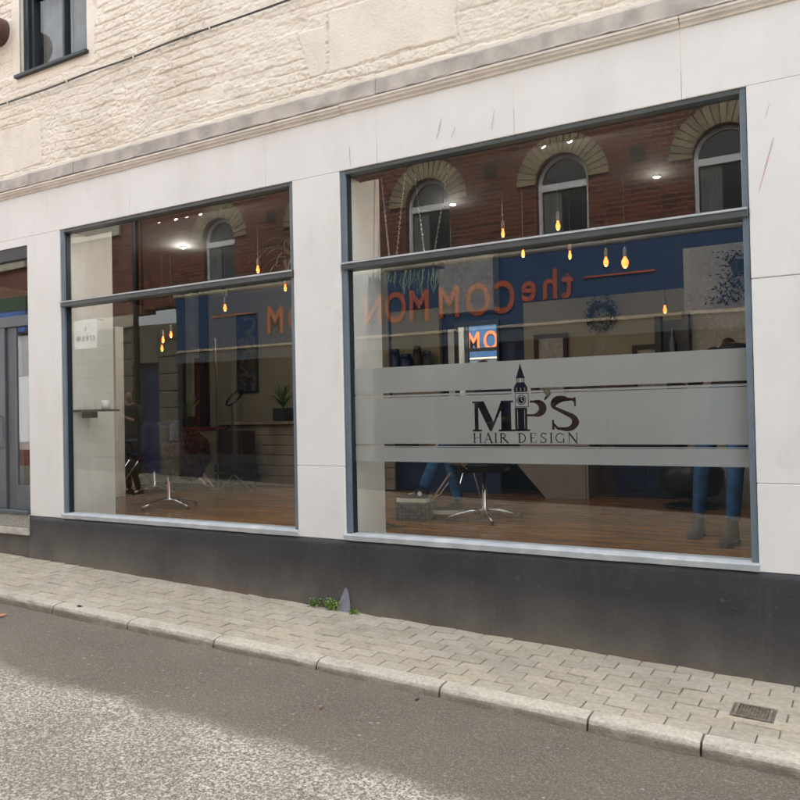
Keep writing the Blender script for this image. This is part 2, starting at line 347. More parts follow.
def extrude_x(prof, x0, x1, sub=1):
    """profile [(y,z)] swept along x"""
    bm = bmesh.new(); rs = []
    for i in range(sub+1):
        x = x0+(x1-x0)*i/sub; rs.append([bm.verts.new((x, y, z)) for y, z in prof])
    for a, b in zip(rs, rs[1:]):
        for k in range(len(prof)): bm.faces.new((a[k], a[(k+1) % len(prof)], b[(k+1) % len(prof)], b[k]))
    bm.faces.new(rs[0][::-1]); bm.faces.new(rs[-1]); bmesh.ops.recalc_face_normals(bm, faces=bm.faces[:]); return bm
def vnoise(x, y, seed=0):
    xi = np.floor(x).astype(int); yi = np.floor(y).astype(int); xf = x-xi; yf = y-yi
    def h(a, b):
        n = (a*374761393+b*668265263+seed*1442695041) & 0xffffffff
        n = ((n ^ (n >> 13))*1274126177) & 0xffffffff
        return ((n ^ (n >> 16)) & 0xffff)/65535.0
    u = xf*xf*(3-2*xf); v = yf*yf*(3-2*yf)
    return (h(xi, yi)*(1-u)+h(xi+1, yi)*u)*(1-v)+(h(xi, yi+1)*(1-u)+h(xi+1, yi+1)*u)*v
def fbm(x, y, s, o=4, seed=0):
    r = 0; a = 1; t = 0
    for i in range(o): r = r+a*vnoise(x*s*2**i, y*s*2**i, seed+i); t += a; a *= .55
    return r/t-.5
def pav(x, y=0): return .107-.0295*x+.02*y
def road_z(x, y): return pav(x, -.97)-.055+(.012*(y+.97))*(-1 if y < -3.9 else 1)

# ------------------------------------------------------------------ THE STREET
bm = bmesh.new(); xs = [-40, -20]+[-12+i*1.0 for i in range(17)]+[20, 40]; ys = [-7.35, -6.5, -5.5, -4.5, -3.5, -2.5, -1.7, -1.2, -.90]
g = [[bm.verts.new((x, y, pav(x, -.97)-.057-.012*min(.97+0, 0)+(.008*math.sin(x*1.3+y)))) for y in ys] for x in xs]
for a, b in zip(g, g[1:]):
    for j in range(len(ys)-1): bm.faces.new((a[j], b[j], b[j+1], a[j+1]))
bmesh.ops.recalc_face_normals(bm, faces=bm.faces[:])
road = tag(obj('road', bm, 'asphalt'), kind='structure', label='grey asphalt road with a worn pale stretch of chippings')

# pavement bed + pavers + kerb stones
bm = bmesh.new(); box(bm, -40, 20, -.93, .04, -.4, 0)
for v in bm.verts: v.co.z += pav(v.co.x, v.co.y)-.008
pavement = tag(obj('pavement', bm, 'sand'), kind='structure', label='narrow sloping pavement of buff block pavers')
PL, PW = .198, .1055
def paver_mesh(w=PL, d=PW, dz=0):
    bm = bmesh.new(); box(bm, -w/2+.0025, w/2-.0025, -d/2+.002, d/2-.002, -.05, 0, .0035, 1)
    for v in bm.verts: v.co.z += .003*math.sin(v.co.x*20+dz)*(1 if v.co.z > -.02 else 0)
    me = bpy.data.meshes.new('paver'); bm.to_mesh(me); bm.free(); me.materials.append(MT['paver']); return me
pm = [paver_mesh(dz=i) for i in range(4)]; half = paver_mesh(PL/2)
cells = []; gone = []
G0, G1, GY0, GY1 = -.635, -.465, -.575, -.400      # drain cover
for r in range(9):
    y = -.012-PW/2-r*PW
    if y < -.86+PW/2-.02: continue
    off = (r % 2)*PL/2+random.uniform(-.015, .015)
    x = -10.4+off
    while x < 2.2:
        if G0-.09 < x < G1+.09 and GY0-.03 < y < GY1+.03: gone.append((x, y))
        else: cells.append((x, y))
        x += PL
def vis(c):
    x, y = c; d = math.hypot(x, y+4.7); lim = math.degrees(math.atan2(x, y+4.7))
    return d if -58.2 < lim < -3.0 else 99+d
cells.sort(key=vis)
rest = bmesh.new()
for i, (x, y) in enumerate(cells):
    tx, ty = random.gauss(0, .005), random.gauss(0, .008); z = pav(x, y)+random.gauss(0, .0012)+.0012
    if i < 300:
        o = bpy.data.objects.new('paver', random.choice(pm)); COL.objects.link(o); o.parent = pavement
        o.location = (x, y, z); o.rotation_euler = (.02+ty, .0295+tx, random.gauss(0, .006))
    else:
        n0 = len(rest.verts); vs = box(rest, x-PL/2+.004, x+PL/2-.004, y-PW/2+.003, y+PW/2-.003, -.05, 0, .004)
        rest.verts.ensure_lookup_table()
        for v in rest.verts[n0:]: v.co.z += pav(v.co.x, v.co.y)+.0012+tx*(v.co.x-x)+random.uniform(-.0004, .0004)
o = obj('paver_field', rest, 'paver', pavement); o['kind'] = 'stuff'
# pieces cut round the drain cover
cuts = []
for yr in sorted({round(c[1], 5) for c in gone}):
    xs_ = [c[0] for c in gone if abs(c[1]-yr) < 1e-4]; xl_, xr_ = min(xs_)-PL/2+.004, max(xs_)+PL/2-.004; ya, yb_ = yr-PW/2+.003, yr+PW/2-.003
    if yb_ > GY1+.03: cuts.append((xl_, xr_, GY1+.012, yb_)); yb_ = GY1+.006
    if ya < GY0-.03: cuts.append((xl_, xr_, ya, GY0-.012)); ya = GY0-.006
    cuts += [(xl_, G0-.012, ya, yb_), (G1+.012, xr_, ya, yb_)]
for (x0, x1, y0, y1) in cuts:
    if x1-x0 < .015 or y1-y0 < .012: continue
    bm = B(x0, x1, y0, y1, -.05, 0, .004)
    for v in bm.verts: v.co.z += pav(v.co.x, v.co.y)+.002
    obj('paver', bm, 'paver', pavement)
kj = [-10.8, -10.0, -9.2, -8.4, -7.6, -6.82, -6.02, -5.22, -4.42, -3.63, -2.825, -2.02, -1.222, -.708, .092, .89, 1.69, 2.5]
def kerb(x0, x1, i):
    n = 10; prof0 = [(-.862, -.25), (-.862, .0), (-.868, .004), (-.935, .002), (-.958, -.006), (-.969, -.024), (-.974, -.062), (-.975, -.25)]
    bm = bmesh.new(); rs = []
    rnd = random.Random(i)
    for k in range(n+1):
        t = k/n; x = x0+.006+(x1-x0-.012)*t; e = .007 if k in (0, n) else 0
        ch = .0
        rs.append([bm.verts.new((x+rnd.uniform(-.001, .001), y+(e if y < -.93 else 0)+rnd.uniform(-.002, .002)*(1 if y < -.93 else 0), pav(x, y)+z+.003-(e*.6 if z > -.05 else 0)+rnd.uniform(-.0015, .0015)*(z > -.05)-ch)) for y, z in prof0])
    for a, b in zip(rs, rs[1:]):
        for j in range(len(prof0)-1): bm.faces.new((a[j], a[j+1], b[j+1], b[j]))
    bm.faces.new(rs[0]); bm.faces.new(rs[-1][::-1]); bmesh.ops.recalc_face_normals(bm, faces=bm.faces[:])
    return obj('kerb_stone', bm, 'kerb', pavement, smooth=False)
for i in range(len(kj)-1): kerb(kj[i], kj[i+1], i)
# drain cover
dc = thing('drain_cover', 'small rusty square iron drain cover set in the pavers', 'drain cover', (-.55, -.4875, pav(-.55, -.4875)+.001)); dc.rotation_euler = (.02, .0295, 0)
bm = bmesh.new()
for a in ((-.082, .082, -.084, -.072), (-.082, .082, .072, .084), (-.082, -.070, -.072, .072), (.070, .082, -.072, .072)): box(bm, *a, -.03, .002)
obj('frame', bm, 'iron', dc)
obj('plate', B(-.068, .068, -.070, .070, -.03, -.008), 'iron', dc)
bm = bmesh.new()
for i in range(9):
    for j in range(9):
        x = -.06+i*.015; y = -.062+j*.0155; box(bm, x-.0045, x+.0045, y-.0045, y+.0045, -.010, -.002)
obj('tread_pattern', bm, 'iron', dc)

# weeds and the little slate against the wall
def weed(x, y, n, h, label):
    t = thing('weed', label, 'weed', (x, y, pav(x, y)), group='weeds growing at the foot of the wall')
    bm = bmesh.new(); st = bmesh.new()
    for i in range(n):
        a = random.uniform(0, 2*PI); l = random.uniform(.3, 1)*h; tip = Vector((math.cos(a)*l*.8, -abs(math.sin(a))*l*.55, l*random.uniform(.3, 1)))
        tube(st, [(0, 0, 0), tip*.6+Vector((0, 0, .01)), tip], .0012, 4)
        for k in range(4):
            c = tip*random.uniform(.5, 1)+Vector([random.gauss(0, .008) for _ in range(3)]); s = random.uniform(.007, .015)
            d1 = Vector([random.gauss(0, 1) for _ in range(3)]).normalized(); d2 = d1.orthogonal().normalized()
            q = [c-d1*s, c+d2*s*.55, c+d1*s, c-d2*s*.55]; m_ = c+d1.cross(d2)*s*.2
            vs = [bm.verts.new(p) for p in q]; mv = bm.verts.new(m_)
            for e in range(4): bm.faces.new((vs[e], vs[(e+1) % 4], mv))
    obj('leaves', bm, 'weedleaf', t); obj('stems', st, 'weedleaf', t)
weed(-3.53, -.035, 16, .095, 'straggly pale green weed left of the bushy one')
weed(-3.37, -.040, 34, .105, 'bushy bright green weed at the wall, left of the slate')
weed(-3.17, -.055, 9, .05, 'tiny weed to the right of the upright slate')
bm = bmesh.new()
pr = [(-.065, 0), (.055, 0), (.045, .05), (.03, .10), (.012, .15), (.0, .165), (-.012, .15), (-.035, .08)]
f1 = [bm.verts.new((x, -.05+.04*z/.165*1.0, z)) for x, z in pr]; f2 = [bm.verts.new((x, -.036+.04*z/.165, z)) for x, z in pr]
bm.faces.new(f1[::-1]); bm.faces.new(f2)
for i in range(8): bm.faces.new((f1[i], f1[(i+1) % 8], f2[(i+1) % 8], f2[i]))
bmesh.ops.recalc_face_normals(bm, faces=bm.faces[:])
tag(obj('slate_fragment', bm, 'slate', loc=(-3.27, 0, pav(-3.27, -.03)-.002)), 'pointed grey slate standing upright against the dark wall', 'slate')
# litter
def scrap(x, y, z, s, m, label, cat='leaf'):
    bm = bmesh.new(); pts = [(math.cos(a)*s*random.uniform(.6, 1), math.sin(a)*s*.5*random.uniform(.6, 1), .004+random.uniform(0, .008)) for a in [i*PI/3 for i in range(6)]]
    vs = [bm.verts.new(p) for p in pts]; bm.faces.new(vs)
    ex = bmesh.ops.extrude_face_region(bm, geom=bm.faces[:]); bmesh.ops.translate(bm, vec=(0, 0, -.002), verts=[v for v in ex['geom'] if isinstance(v, bmesh.types.BMVert)])
    bmesh.ops.recalc_face_normals(bm, faces=bm.faces[:])
    tag(obj('fallen_leaf' if cat == 'leaf' else 'litter', bm, m, loc=(x, y, z), rz=random.uniform(0, 3)), label, cat)
MT['leafbrown'] = mat('dead_leaf', (.16, .07, .035), .8, var=.3); MT['leaforange'] = mat('orange_wrapper', (.6, .25, .12), .6, var=.2); MT['leafdark'] = mat('dark_leaf', (.03, .022, .02), .8, var=.3)
scrap(-5.00, -.90, pav(-5.0, -.9)+.004, .035, 'leafdark', 'dark crumpled leaf lying on the pavement beside the kerb')
scrap(-5.45, -1.22, pav(-5.45, -.97)-.052, .05, 'leaforange', 'orange scrap lying on the road at the left edge', 'litter')
scrap(-2.10, -1.06, pav(-2.1, -.97)-.052, .018, 'leafdark', 'dark round scrap on the asphalt below the kerb joint', 'litter')
scrap(-2.45, -1.42, pav(-2.45, -.97)-.050, .018, 'leafbrown', 'small brown leaf lying on the dark asphalt')

# ------------------------------------------------------------------ THE SALON BUILDING
sb = thing('salon_building', 'hair salon with white stone shopfront, two big windows and cream painted masonry above', 'building', (0, 0, 0))
# upper wall: painted brickwork as real relief
X0, X1, Z0, Z1 = -9.0, 1.4, 3.86, 5.90
nx, nz = 1250, 300
xx, zz = np.meshgrid(np.linspace(X0, X1, nx), np.linspace(Z0, Z1, nz), indexing='ij')
warp = fbm(xx, zz, 2.2, 3, 5)*.05
zc_ = zz+warp+.012*np.sin(xx*1.7)
row = np.floor(zc_/.078); fz = zc_/.078-row
bl = .235; sh = (row*.5 % 1)*bl+vnoise(row*3.1, row*.0, 3)*.12
xb = xx+sh+fbm(xx, zz, 5, 2, 9)*.05; cb = np.floor(xb/bl); fx = xb/bl-cb
dz_ = np.minimum(fz, 1-fz)*.078; dx_ = np.minimum(fx, 1-fx)*bl
dj = np.minimum(dz_, dx_*1.15); groove = np.clip(dj/.010, 0, 1); groove = groove*groove*(3-2*groove)
bh = vnoise(cb*1.0+.37, row*1.0+.11, 21)
mis = (vnoise(cb*.77+5.2, row*1.3, 33) > .8)*-.010
rid = lambda sc, sd: 1-np.abs(fbm(xx, zz*1.35, sc, 3, sd))*4
hgt = groove*.013*(.15+1.5*vnoise(xx*2.3, zz*3.4, 71))+(bh-.5)*.010+mis*groove+fbm(xx, zz, 7, 3, 2)*.016+fbm(xx, zz*1.7, 22, 4, 40)*.015+fbm(xx, zz*1.3, 62, 3, 44)*.009+fbm(xx, zz, 1.4, 2, 60)*.012
hgt = hgt-np.clip(rid(9, 91)-.80, 0, 1)*.045*(vnoise(xx*1.5, zz*2, 15) > .45)
def smooth_patch(x0, x1, z0, z1, lev, amp=.35, slant=0):
    global hgt
    e = np.minimum.reduce([(xx-x0+slant*(zz-z0)), (x1-xx), (zz-z0), (z1-zz)])+fbm(xx, zz, 7, 3, int(abs(x0)*10))*.045
    m_ = np.clip(e/.012, 0, 1)
    hgt = hgt*(1-m_)+(lev+fbm(xx, zz, 6, 4, 77)*.006)*m_
    cr = (np.abs(e) < .006); hgt = hgt-cr*.006
smooth_patch(-3.32, -2.30, 4.06, 4.50, .012)
smooth_patch(-3.50, -3.34, 4.06, 4.42, .010, slant=.3)
smooth_patch(-7.6, -6.62, 3.98, 4.42, .006)
smooth_patch(-9.1, 1.5, 3.84, 3.96, .010)
smooth_patch(-7.05, -5.84, 4.76, 5.95, .006)
smooth_patch(-4.62, -4.35, 4.10, 4.22, -.004)
hgt = hgt*.78
co = np.stack([xx, -hgt-.012, zz], -1).reshape(-1, 3)
idx = np.arange(nx*nz).reshape(nx, nz)
q = np.stack([idx[:-1, :-1], idx[1:, :-1], idx[1:, 1:], idx[:-1, 1:]], -1)
cx = (xx[:-1, :-1]+xx[1:, 1:])/2; cz = (zz[:-1, :-1]+zz[1:, 1:])/2
keep = ~((cx > -6.915) & (cx < -5.955) & (cz > 4.872))
q = q[keep].reshape(-1, 4)
me = bpy.data.meshes.new('painted_wall'); me.from_pydata(co.tolist(), [], q.tolist()); me.update()
obj('painted_wall', me, 'cream', sb, smooth=True)
# solid mass behind / above
bm = bmesh.new()
for a in ((-14, -6.915, .0, .45, 3.5, 5.9), (-5.955, 6, .0, .45, 3.5, 5.9), (-6.915, -5.955, .0, .45, 3.5, 4.872), (-14, 6, -.012, .45, 5.9, 7.3), (-14, 6, .45, 6.2, 3.53, 7.3),
          (-14, -9.0, -.02, 0, 3.9, 5.9), (1.4, 6, -.02, 0, 3.9, 5.9)): box(bm, *a)
obj('masonry', bm, 'cream', sb)
# lead flashing and cornice, in lengths
cj = [-11, -8.9, -6.45, -3.23, -.9, 1.3, 4]
prof = [(0, 3.740), (-.014, 3.740), (-.015, 3.756), (-.022, 3.757), (-.022, 3.762), (-.034, 3.763), (-.035, 3.779), (-.046, 3.780), (-.047, 3.794), (0, 3.795)]
profl = [(.01, 3.800), (-.050, 3.801), (-.051, 3.808), (-.040, 3.816), (-.036, 3.91), (-.012, 3.935), (.01, 3.935)]
for i in range(len(cj)-1):
    dz = random.uniform(-.002, .003)
    bm = extrude_x(prof, cj[i]+.002, cj[i+1]-.002, 14)
    for v in bm.verts: v.co.z += dz+random.uniform(-.001, .001)
    obj('cornice_length', bm, 'cornice', sb)
    bm = extrude_x(profl, cj[i]+.31, cj[i+1]+.305, 40)
    for v in bm.verts:
        if v.co.y < .0: v.co.z += random.uniform(-.0035, .0035); v.co.y += random.uniform(-.003, .003)
    obj('lead_flashing', bm, 'lead', sb)
# white fascia panels
fj = [-11.5, -9.2, -7.04, -5.45, -3.945, -2.945, -1.919, -.902, .2, 1.3, 3.4, 6]
for i in range(len(fj)-1):
    z0 = 3.330 if fj[i] > -3.8 else 3.324
    dy = random.uniform(-.003, 0)
    a, b = fj[i]+.0009, fj[i+1]-.0009
    obj('fascia_panel', B(a, b, dy, .074, 3.338, 3.740, .003), 'white', sb)
# pillars
def pillar(x0, x1, zs, last=.70):
    for a, b in zip(zs, zs[1:]):
        obj('pillar_panel', B(x0, x1, random.uniform(-.004, -.001), .062, a+.001, b-.001, .004), 'white', sb)
pillar(-6.872, -6.392, [.70, 3.3375]); pillar(-3.692, -3.266, [.70, 1.224, 3.3375]); pillar(-.565, .9, [.70, 1.178, 2.286, 3.3375]); pillar(.9, 6, [.70, 1.178, 2.286, 3.3375]); pillar(-11.5, -9.3, [.70, 3.3375])
for (xa, za, xb, zb, w, m_) in ((-.515, 3.03, -.435, 2.75, .006, 'rustred'), (-.475, 3.22, -.45, 3.14, .004, 'rust'), (-2.43, 3.55, -2.47, 3.41, .007, 'rust'), (-3.17, 3.50, -3.165, 3.36, .006, 'rust'), (-2.05, 3.52, -2.07, 3.40, .004, 'rust'), (-2.36, 3.40, -2.33, 3.47, .003, 'rust')):
    bm = bmesh.new(); n_ = 6
    if xa > -1: za, zb = zb, za
    L_ = [bm.verts.new((xa+(xb-xa)*t/n_-w*.28*math.sin(PI*(t+.15)/n_*.9), -.0055, za+(zb-za)*t/n_)) for t in range(n_+1)]
    R_ = [bm.verts.new((xa+(xb-xa)*t/n_+w*.28*math.sin(PI*(t+.15)/n_*.9), -.0055, za+(zb-za)*t/n_)) for t in range(n_+1)]
    for t in range(n_): bm.faces.new((L_[t], R_[t], R_[t+1], L_[t+1]))
    ex = bmesh.ops.extrude_face_region(bm, geom=bm.faces[:]); bmesh.ops.translate(bm, vec=(0, .003, 0), verts=[v for v in ex['geom'] if isinstance(v, bmesh.types.BMVert)])
    bmesh.ops.recalc_face_normals(bm, faces=bm.faces[:]); obj('scuff_mark', bm, m_, sb)
# plinth (slightly uneven render)
def plinth(x0, x1):
    nx_, nz_ = int((x1-x0)/.04), 20; bm = bmesh.new(); g = []
    for i in range(nx_+1):
        x = x0+(x1-x0)*i/nx_; col = []
        for j in range(nz_+1):
            z = -.1+(.6985+.1)*j/nz_
            nn = float(fbm(np.array(x), np.array(z), 3, 4, 8))*.012
            col.append(bm.verts.new((x, -.006-abs(nn)-.012*max(0, 1-(z-pav(x))/.12), z)))
        g.append(col)
    for a, b in zip(g, g[1:]):
        for j in range(nz_): bm.faces.new((a[j], b[j], b[j+1], a[j+1]))
    tb = [bm.verts.new((v[-1].co.x, .20, .6985)) for v in g]
    for i in range(nx_): bm.faces.new((g[i][-1], g[i+1][-1], tb[i+1], tb[i]))
    bmesh.ops.recalc_face_normals(bm, faces=bm.faces[:]); return obj('plinth', bm, 'plinth', sb, smooth=True)
plinth(-6.876, 6); obj('plinth_return', B(-6.874, -6.80, .0, .4, -.1, .697), 'plinth', sb)

# ---- display windows
def frame_bits(w, x0, x1, z0, z1, zt, fw=.042):
    bm = B(x0, x0+fw, .008, .085, z0, z1, .003); obj('frame', bm, 'frame', w)
    obj('frame', B(x1-fw*.8, x1, .008, .085, z0, z1, .003), 'frame', w)
    obj('frame', B(x0+fw, x1-fw*.8, .006, .08, z1-.026, z1, .002), 'transom', w)
    obj('window_head', B(x0-.12, x1+.12, .0745, .32, 3.3385, 3.5), 'ceiling', w)
    obj('bead', B(x0+fw, x0+fw+.012, .028, .066, z0, z1-.026), 'black', w)
    obj('transom', B(x0+fw*.3, x1-.004, -.016, .10, zt-.027, zt+.027, .004), 'transom', w)
    obj('transom_edge', B(x0+.004, x1-.006, -.022, -.0165, zt+.012, zt+.024), 'sill', w)
def window(x0, x1, z1, label):
    w = thing('display_window', label, 'window', (0, 0, 0)); w.parent = sb
    for k in ('label', 'category'): del w[k]
    w['label'] = label; w.name = 'display_window'
    z0, zt = .748, 2.652
    frame_bits(w, x0, x1, z0, z1, zt)
    obj('pane', B(x0+.03, x1-.02, .050, .056, zt+.02, z1-.01), 'glass', w)
    obj('pane', B(x0+.03, x1-.02, .050, .056, z0-.01, zt-.02), 'glass', w)
    bm = extrude_x([(-.018, .704), (-.022, .738), (-.016, .744), (.03, .752), (.12, .752), (.12, .700)], x0-.012, x1+.008, 30)
    for v in bm.verts:
        if v.co.y < 0: v.co.z += random.uniform(-.0015, .0015)
    obj('sill', bm, 'sill', w)
    return w
lw = window(-6.386, -3.694, 3.334, 'display window left of the middle pillar, clear glass')
rw = window(-3.262, -.568, 3.334, 'display window right of the middle pillar, with a frosted lettered band')

# ---- frosted vinyl with the cut-out lettering (marching squares over a signed field)
K = .712/532; UX, VZ = -2.281, 1.6615
def sd_poly(U, V, pts):
    d = np.full(U.shape, 1e9); inside = np.zeros(U.shape, bool); n = len(pts)
    for i in range(n):
        ax, ay = pts[i]; bx, by = pts[(i+1) % n]; ex, ey = bx-ax, by-ay; L = ex*ex+ey*ey+1e-9
        t = np.clip(((U-ax)*ex+(V-ay)*ey)/L, 0, 1); d = np.minimum(d, np.hypot(U-ax-t*ex, V-ay-t*ey))
        c = ((ay > V) != (by > V)) & (U < (bx-ax)*(V-ay)/((by-ay) if abs(by-ay) > 1e-9 else 1e-9)+ax); inside ^= c
    return np.where(inside, -d, d)
def sd_stroke(U, V, pts, w):
    d = np.full(U.shape, 1e9); n = len(pts); ws = w if isinstance(w, (list, tuple)) else [w]*n
    for i in range(n-1):
        ax, ay = pts[i]; bx, by = pts[i+1]; ex, ey = bx-ax, by-ay; L = ex*ex+ey*ey+1e-9
        t = np.clip(((U-ax)*ex+(V-ay)*ey)/L, 0, 1); d = np.minimum(d, np.hypot(U-ax-t*ex, V-ay-t*ey)-(ws[i]*(1-t)+ws[i+1]*t)/2)
    return d
def rect(a, b, c, d): return [(a, c), (b, c), (b, d), (a, d)]
def arc(cx, cy, rx, ry, a0, a1, n=22): return [(cx+rx*math.cos(R(a0+(a1-a0)*i/n)), cy+ry*math.sin(R(a0+(a1-a0)*i/n))) for i in range(n+1)]
def logo(U, V):
    D = np.full(U.shape, 1e9)
    P = lambda p: sd_poly(U, V, p); K_ = lambda p, w: sd_stroke(U, V, p, w)
    def add(x):
        nonlocal D; D = np.minimum(D, x)
    def sub(x):
        nonlocal D; D = np.maximum(D, -x)
    # M
    for r_ in (rect(122, 142, 262, 400), rect(110, 160, 395, 404), rect(110, 150, 257, 266), rect(262, 314, 258, 403), rect(248, 326, 395, 404), rect(262, 326, 257, 266)): add(P(r_))
    add(P([(128, 257), (172, 257), (222, 358), (262, 262), (262, 300), (212, 403), (202, 403)]))
    # P : the tower is the stem
    for r_ in (rect(334, 396, 290, 403), rect(322, 410, 395, 404)): add(P(r_))
    add(K_([(396, 268), (430, 262)]+arc(432, 300, 40, 34, -80, 85)+[(396, 336)], [12]*3+[16+22*math.sin(PI*i/22) for i in range(22)]+[12]*1+[10])) if False else None
    pb = arc(430, 297, 44, 32, -90, 90, 24); add(K_([(398, 265)]+pb+[(398, 329)], [11]+[11+26*math.sin(PI*i/24) for i in range(25)]+[11]))
    # apostrophe
    add(K_([(496, 218), (503, 232), (484, 258)], [36, 22, 5]))
    # S
    sp = [(628, 268), (616, 258)]+arc(572, 285, 46, 30, -60, -200, 16)+arc(584, 362, 46, 34, -90, 100, 18)[3:]+[(545, 392), (526, 372)]
    w_ = [10, 12]+[14+22*math.sin(PI*i/16) for i in range(17)]+[34-18*abs(i-6)/9 for i in range(16)]+[12, 10]; w_ = w_[:len(sp)]; w_ += [12]*(len(sp)-len(w_))
    add(K_(sp, w_)); add(P([(622, 250), (634, 250), (634, 292), (626, 292)])); add(P([(518, 352), (527, 352), (530, 398), (518, 398)]))
    # tower top
    sub(P(rect(326, 410, 160, 292)))
    add(P([(365, 78), (369, 96), (386, 148), (344, 148), (361, 96)])); add(P(rect(341, 389, 146, 152)))
    add(P(rect(345, 349, 150, 172))); add(P(rect(355, 358, 150, 172))); add(P(rect(372, 375, 150, 172))); add(P(rect(381, 385, 150, 172)))
    add(P([(345, 172), (385, 172), (400, 196), (400, 218), (331, 218), (331, 196)]))
    for u in (345, 365, 385): sub(P(rect(u-1.4, u+1.4, 196, 214)))
    add(np.abs(P(rect(337, 403, 224, 288)))-1.6)
    add(K_([(368, 255), (368.1, 255)], 48)); sub(K_([(368, 255), (368.1, 255)], 40)); add(K_([(368, 255), (368.1, 255)], 33)); sub(K_([(368, 240), (368, 256), (377, 262)], 3))
    for u in (347, 383): sub(P(rect(u-1.3, u+1.3, 300, 392)))
    # HAIR DESIGN
    t, b, m_ = 413, 459, 436
    def ser(u, v, w): add(P(rect(u-w, u+w, v-1.3, v+1.3)))
    def st(u, a=t, c=b, w=7):
        add(P(rect(u-w/2, u+w/2, a, c))); ser(u, t+.5, w); ser(u, b-.5, w)
    def bar(p, w=2.6): add(K_(p, w))
    st(119); st(151); bar([(119, m_), (151, m_)])
    bar([(175, b), (192, t)], 3); bar([(192, t), (210, b)], 7.5); bar([(181, 443), (203, 443)]); ser(174, b-.5, 6); ser(211, b-.5, 7)
    st(232)
    st(260); bar([(260, t+1)]+arc(268, 425, 14, 11, -80, 80, 10)+[(260, m_)], 4.5); bar([(270, m_), (294, b-1)], 7); ser(296, b-.5, 5)
    st(354); bar([(354, t+1.5)]+arc(360, m_, 24, 21.5, -85, 85, 12)+[(354, b-1.5)], 4.8)
    st(413); bar([(413, t+1), (437, t+1)]); bar([(413, b-1), (438, b-1)]); bar([(413, m_), (430, m_)]); bar([(436, t), (436, t+10)], 2.5); bar([(438, b), (438, b-11)], 2.5)
    bar([(486, t+4)]+arc(474, 424, 11, 9.5, -60, -235, 10)+arc(473, 447, 13, 11, -60, 130, 10)+[(461, b-4)], 5); bar([(487, t), (487, t+11)], 2.4); bar([(460, b), (460, b-12)], 2.4)
    st(512)
    bar(arc(555, m_, 20, 21, -50, -340, 20)[:18], 4.8); bar([(574, t), (574, t+12)], 2.4); st(572, 438, b, 6)
    sub(P(rect(560, 585, t-1, t+2)))
    st(598, w=3.5); bar([(598, t), (634, b)], 7.5); st(634, w=3.5)
    return D
def vinyl_mesh():
    xl, xr, zb, zt = -3.212, -.597, 1.260, 1.918
    gaps = [(1.722, 1.738), (1.704, 1.7085), (1.369, 1.384), (1.360, 1.3635)]
    u0, u1 = 88, 662; gx0 = UX+(u0-110)*K; gx1 = UX+(u1-110)*K
    verts = []; faces = []; y = .0595
    def quad(x0, x1, z0, z1):
        i = len(verts); verts.extend([(x0, y, z0), (x1, y, z0), (x1, y, z1), (x0, y, z1)]); faces.append((i, i+1, i+2, i+3))
    def bands(x0, x1, lo, hi, gl):
        z = lo
        for a, b in sorted(gl):
            if b <= lo or a >= hi: continue
            if a > z: quad(x0, x1, z, a)
            z = max(z, b)
        if z < hi: quad(x0, x1, z, hi)
    bands(xl, gx0, zb, zt, gaps); bands(gx1, xr, zb, zt, gaps)
    gz0, gz1 = 1.3865, 1.905     # lettering zone
    bands(gx0, gx1, zb, gz0, gaps); bands(gx0, gx1, gz1, zt, [])
    nu, nv = 300, 266
    uu = np.linspace(gx0, gx1, nu+1); zzv = np.linspace(gz0, gz1, nv+1)
    XG, ZG = np.meshgrid(uu, zzv, indexing='ij')
    U = (XG-UX)/K+110; V = 258-(ZG-VZ)/K
    F = logo(U, V)*K
    # clear lines run up to the tower, not through the lettering
    for a, b in gaps[:2]:
        gl = np.maximum(np.abs(ZG-(a+b)/2)-(b-a)/2, -(np.abs(U-368)-48)); F = np.minimum(F, gl)
    keepv = F > 0
    for i in range(nu):
        j = 0
        while j < nv:
            c = (keepv[i, j], keepv[i+1, j], keepv[i+1, j+1], keepv[i, j+1])
            if all(c):
                j2 = j
                while j2 < nv and keepv[i, j2] and keepv[i+1, j2] and keepv[i+1, j2+1] and keepv[i, j2+1]: j2 += 1
                quad(uu[i], uu[i+1], zzv[j], zzv[j2]); j = j2; continue
            if any(c):
                pc = [(i, j), (i+1, j), (i+1, j+1), (i, j+1)]; poly = []
                for k in range(4):
                    p, r_ = pc[k], pc[(k+1) % 4]; fp, fr = F[p], F[r_]
                    if fp > 0: poly.append((uu[p[0]], y, zzv[p[1]]))
                    if (fp > 0) != (fr > 0):
                        t = fp/(fp-fr); poly.append((uu[p[0]]*(1-t)+uu[r_[0]]*t, y, zzv[p[1]]*(1-t)+zzv[r_[1]]*t))
                if len(poly) >= 3:
                    k0 = len(verts); verts.extend(poly); faces.append(tuple(range(k0, k0+len(poly))))
            j += 1
    me = bpy.data.meshes.new('frosted_band'); me.from_pydata(verts, [], faces); me.update(); return me
o = obj('frosted_band', vinyl_mesh(), 'frost', rw); o['label'] = "frosted film band with the cut-out words MP'S HAIR DESIGN and a clock tower"

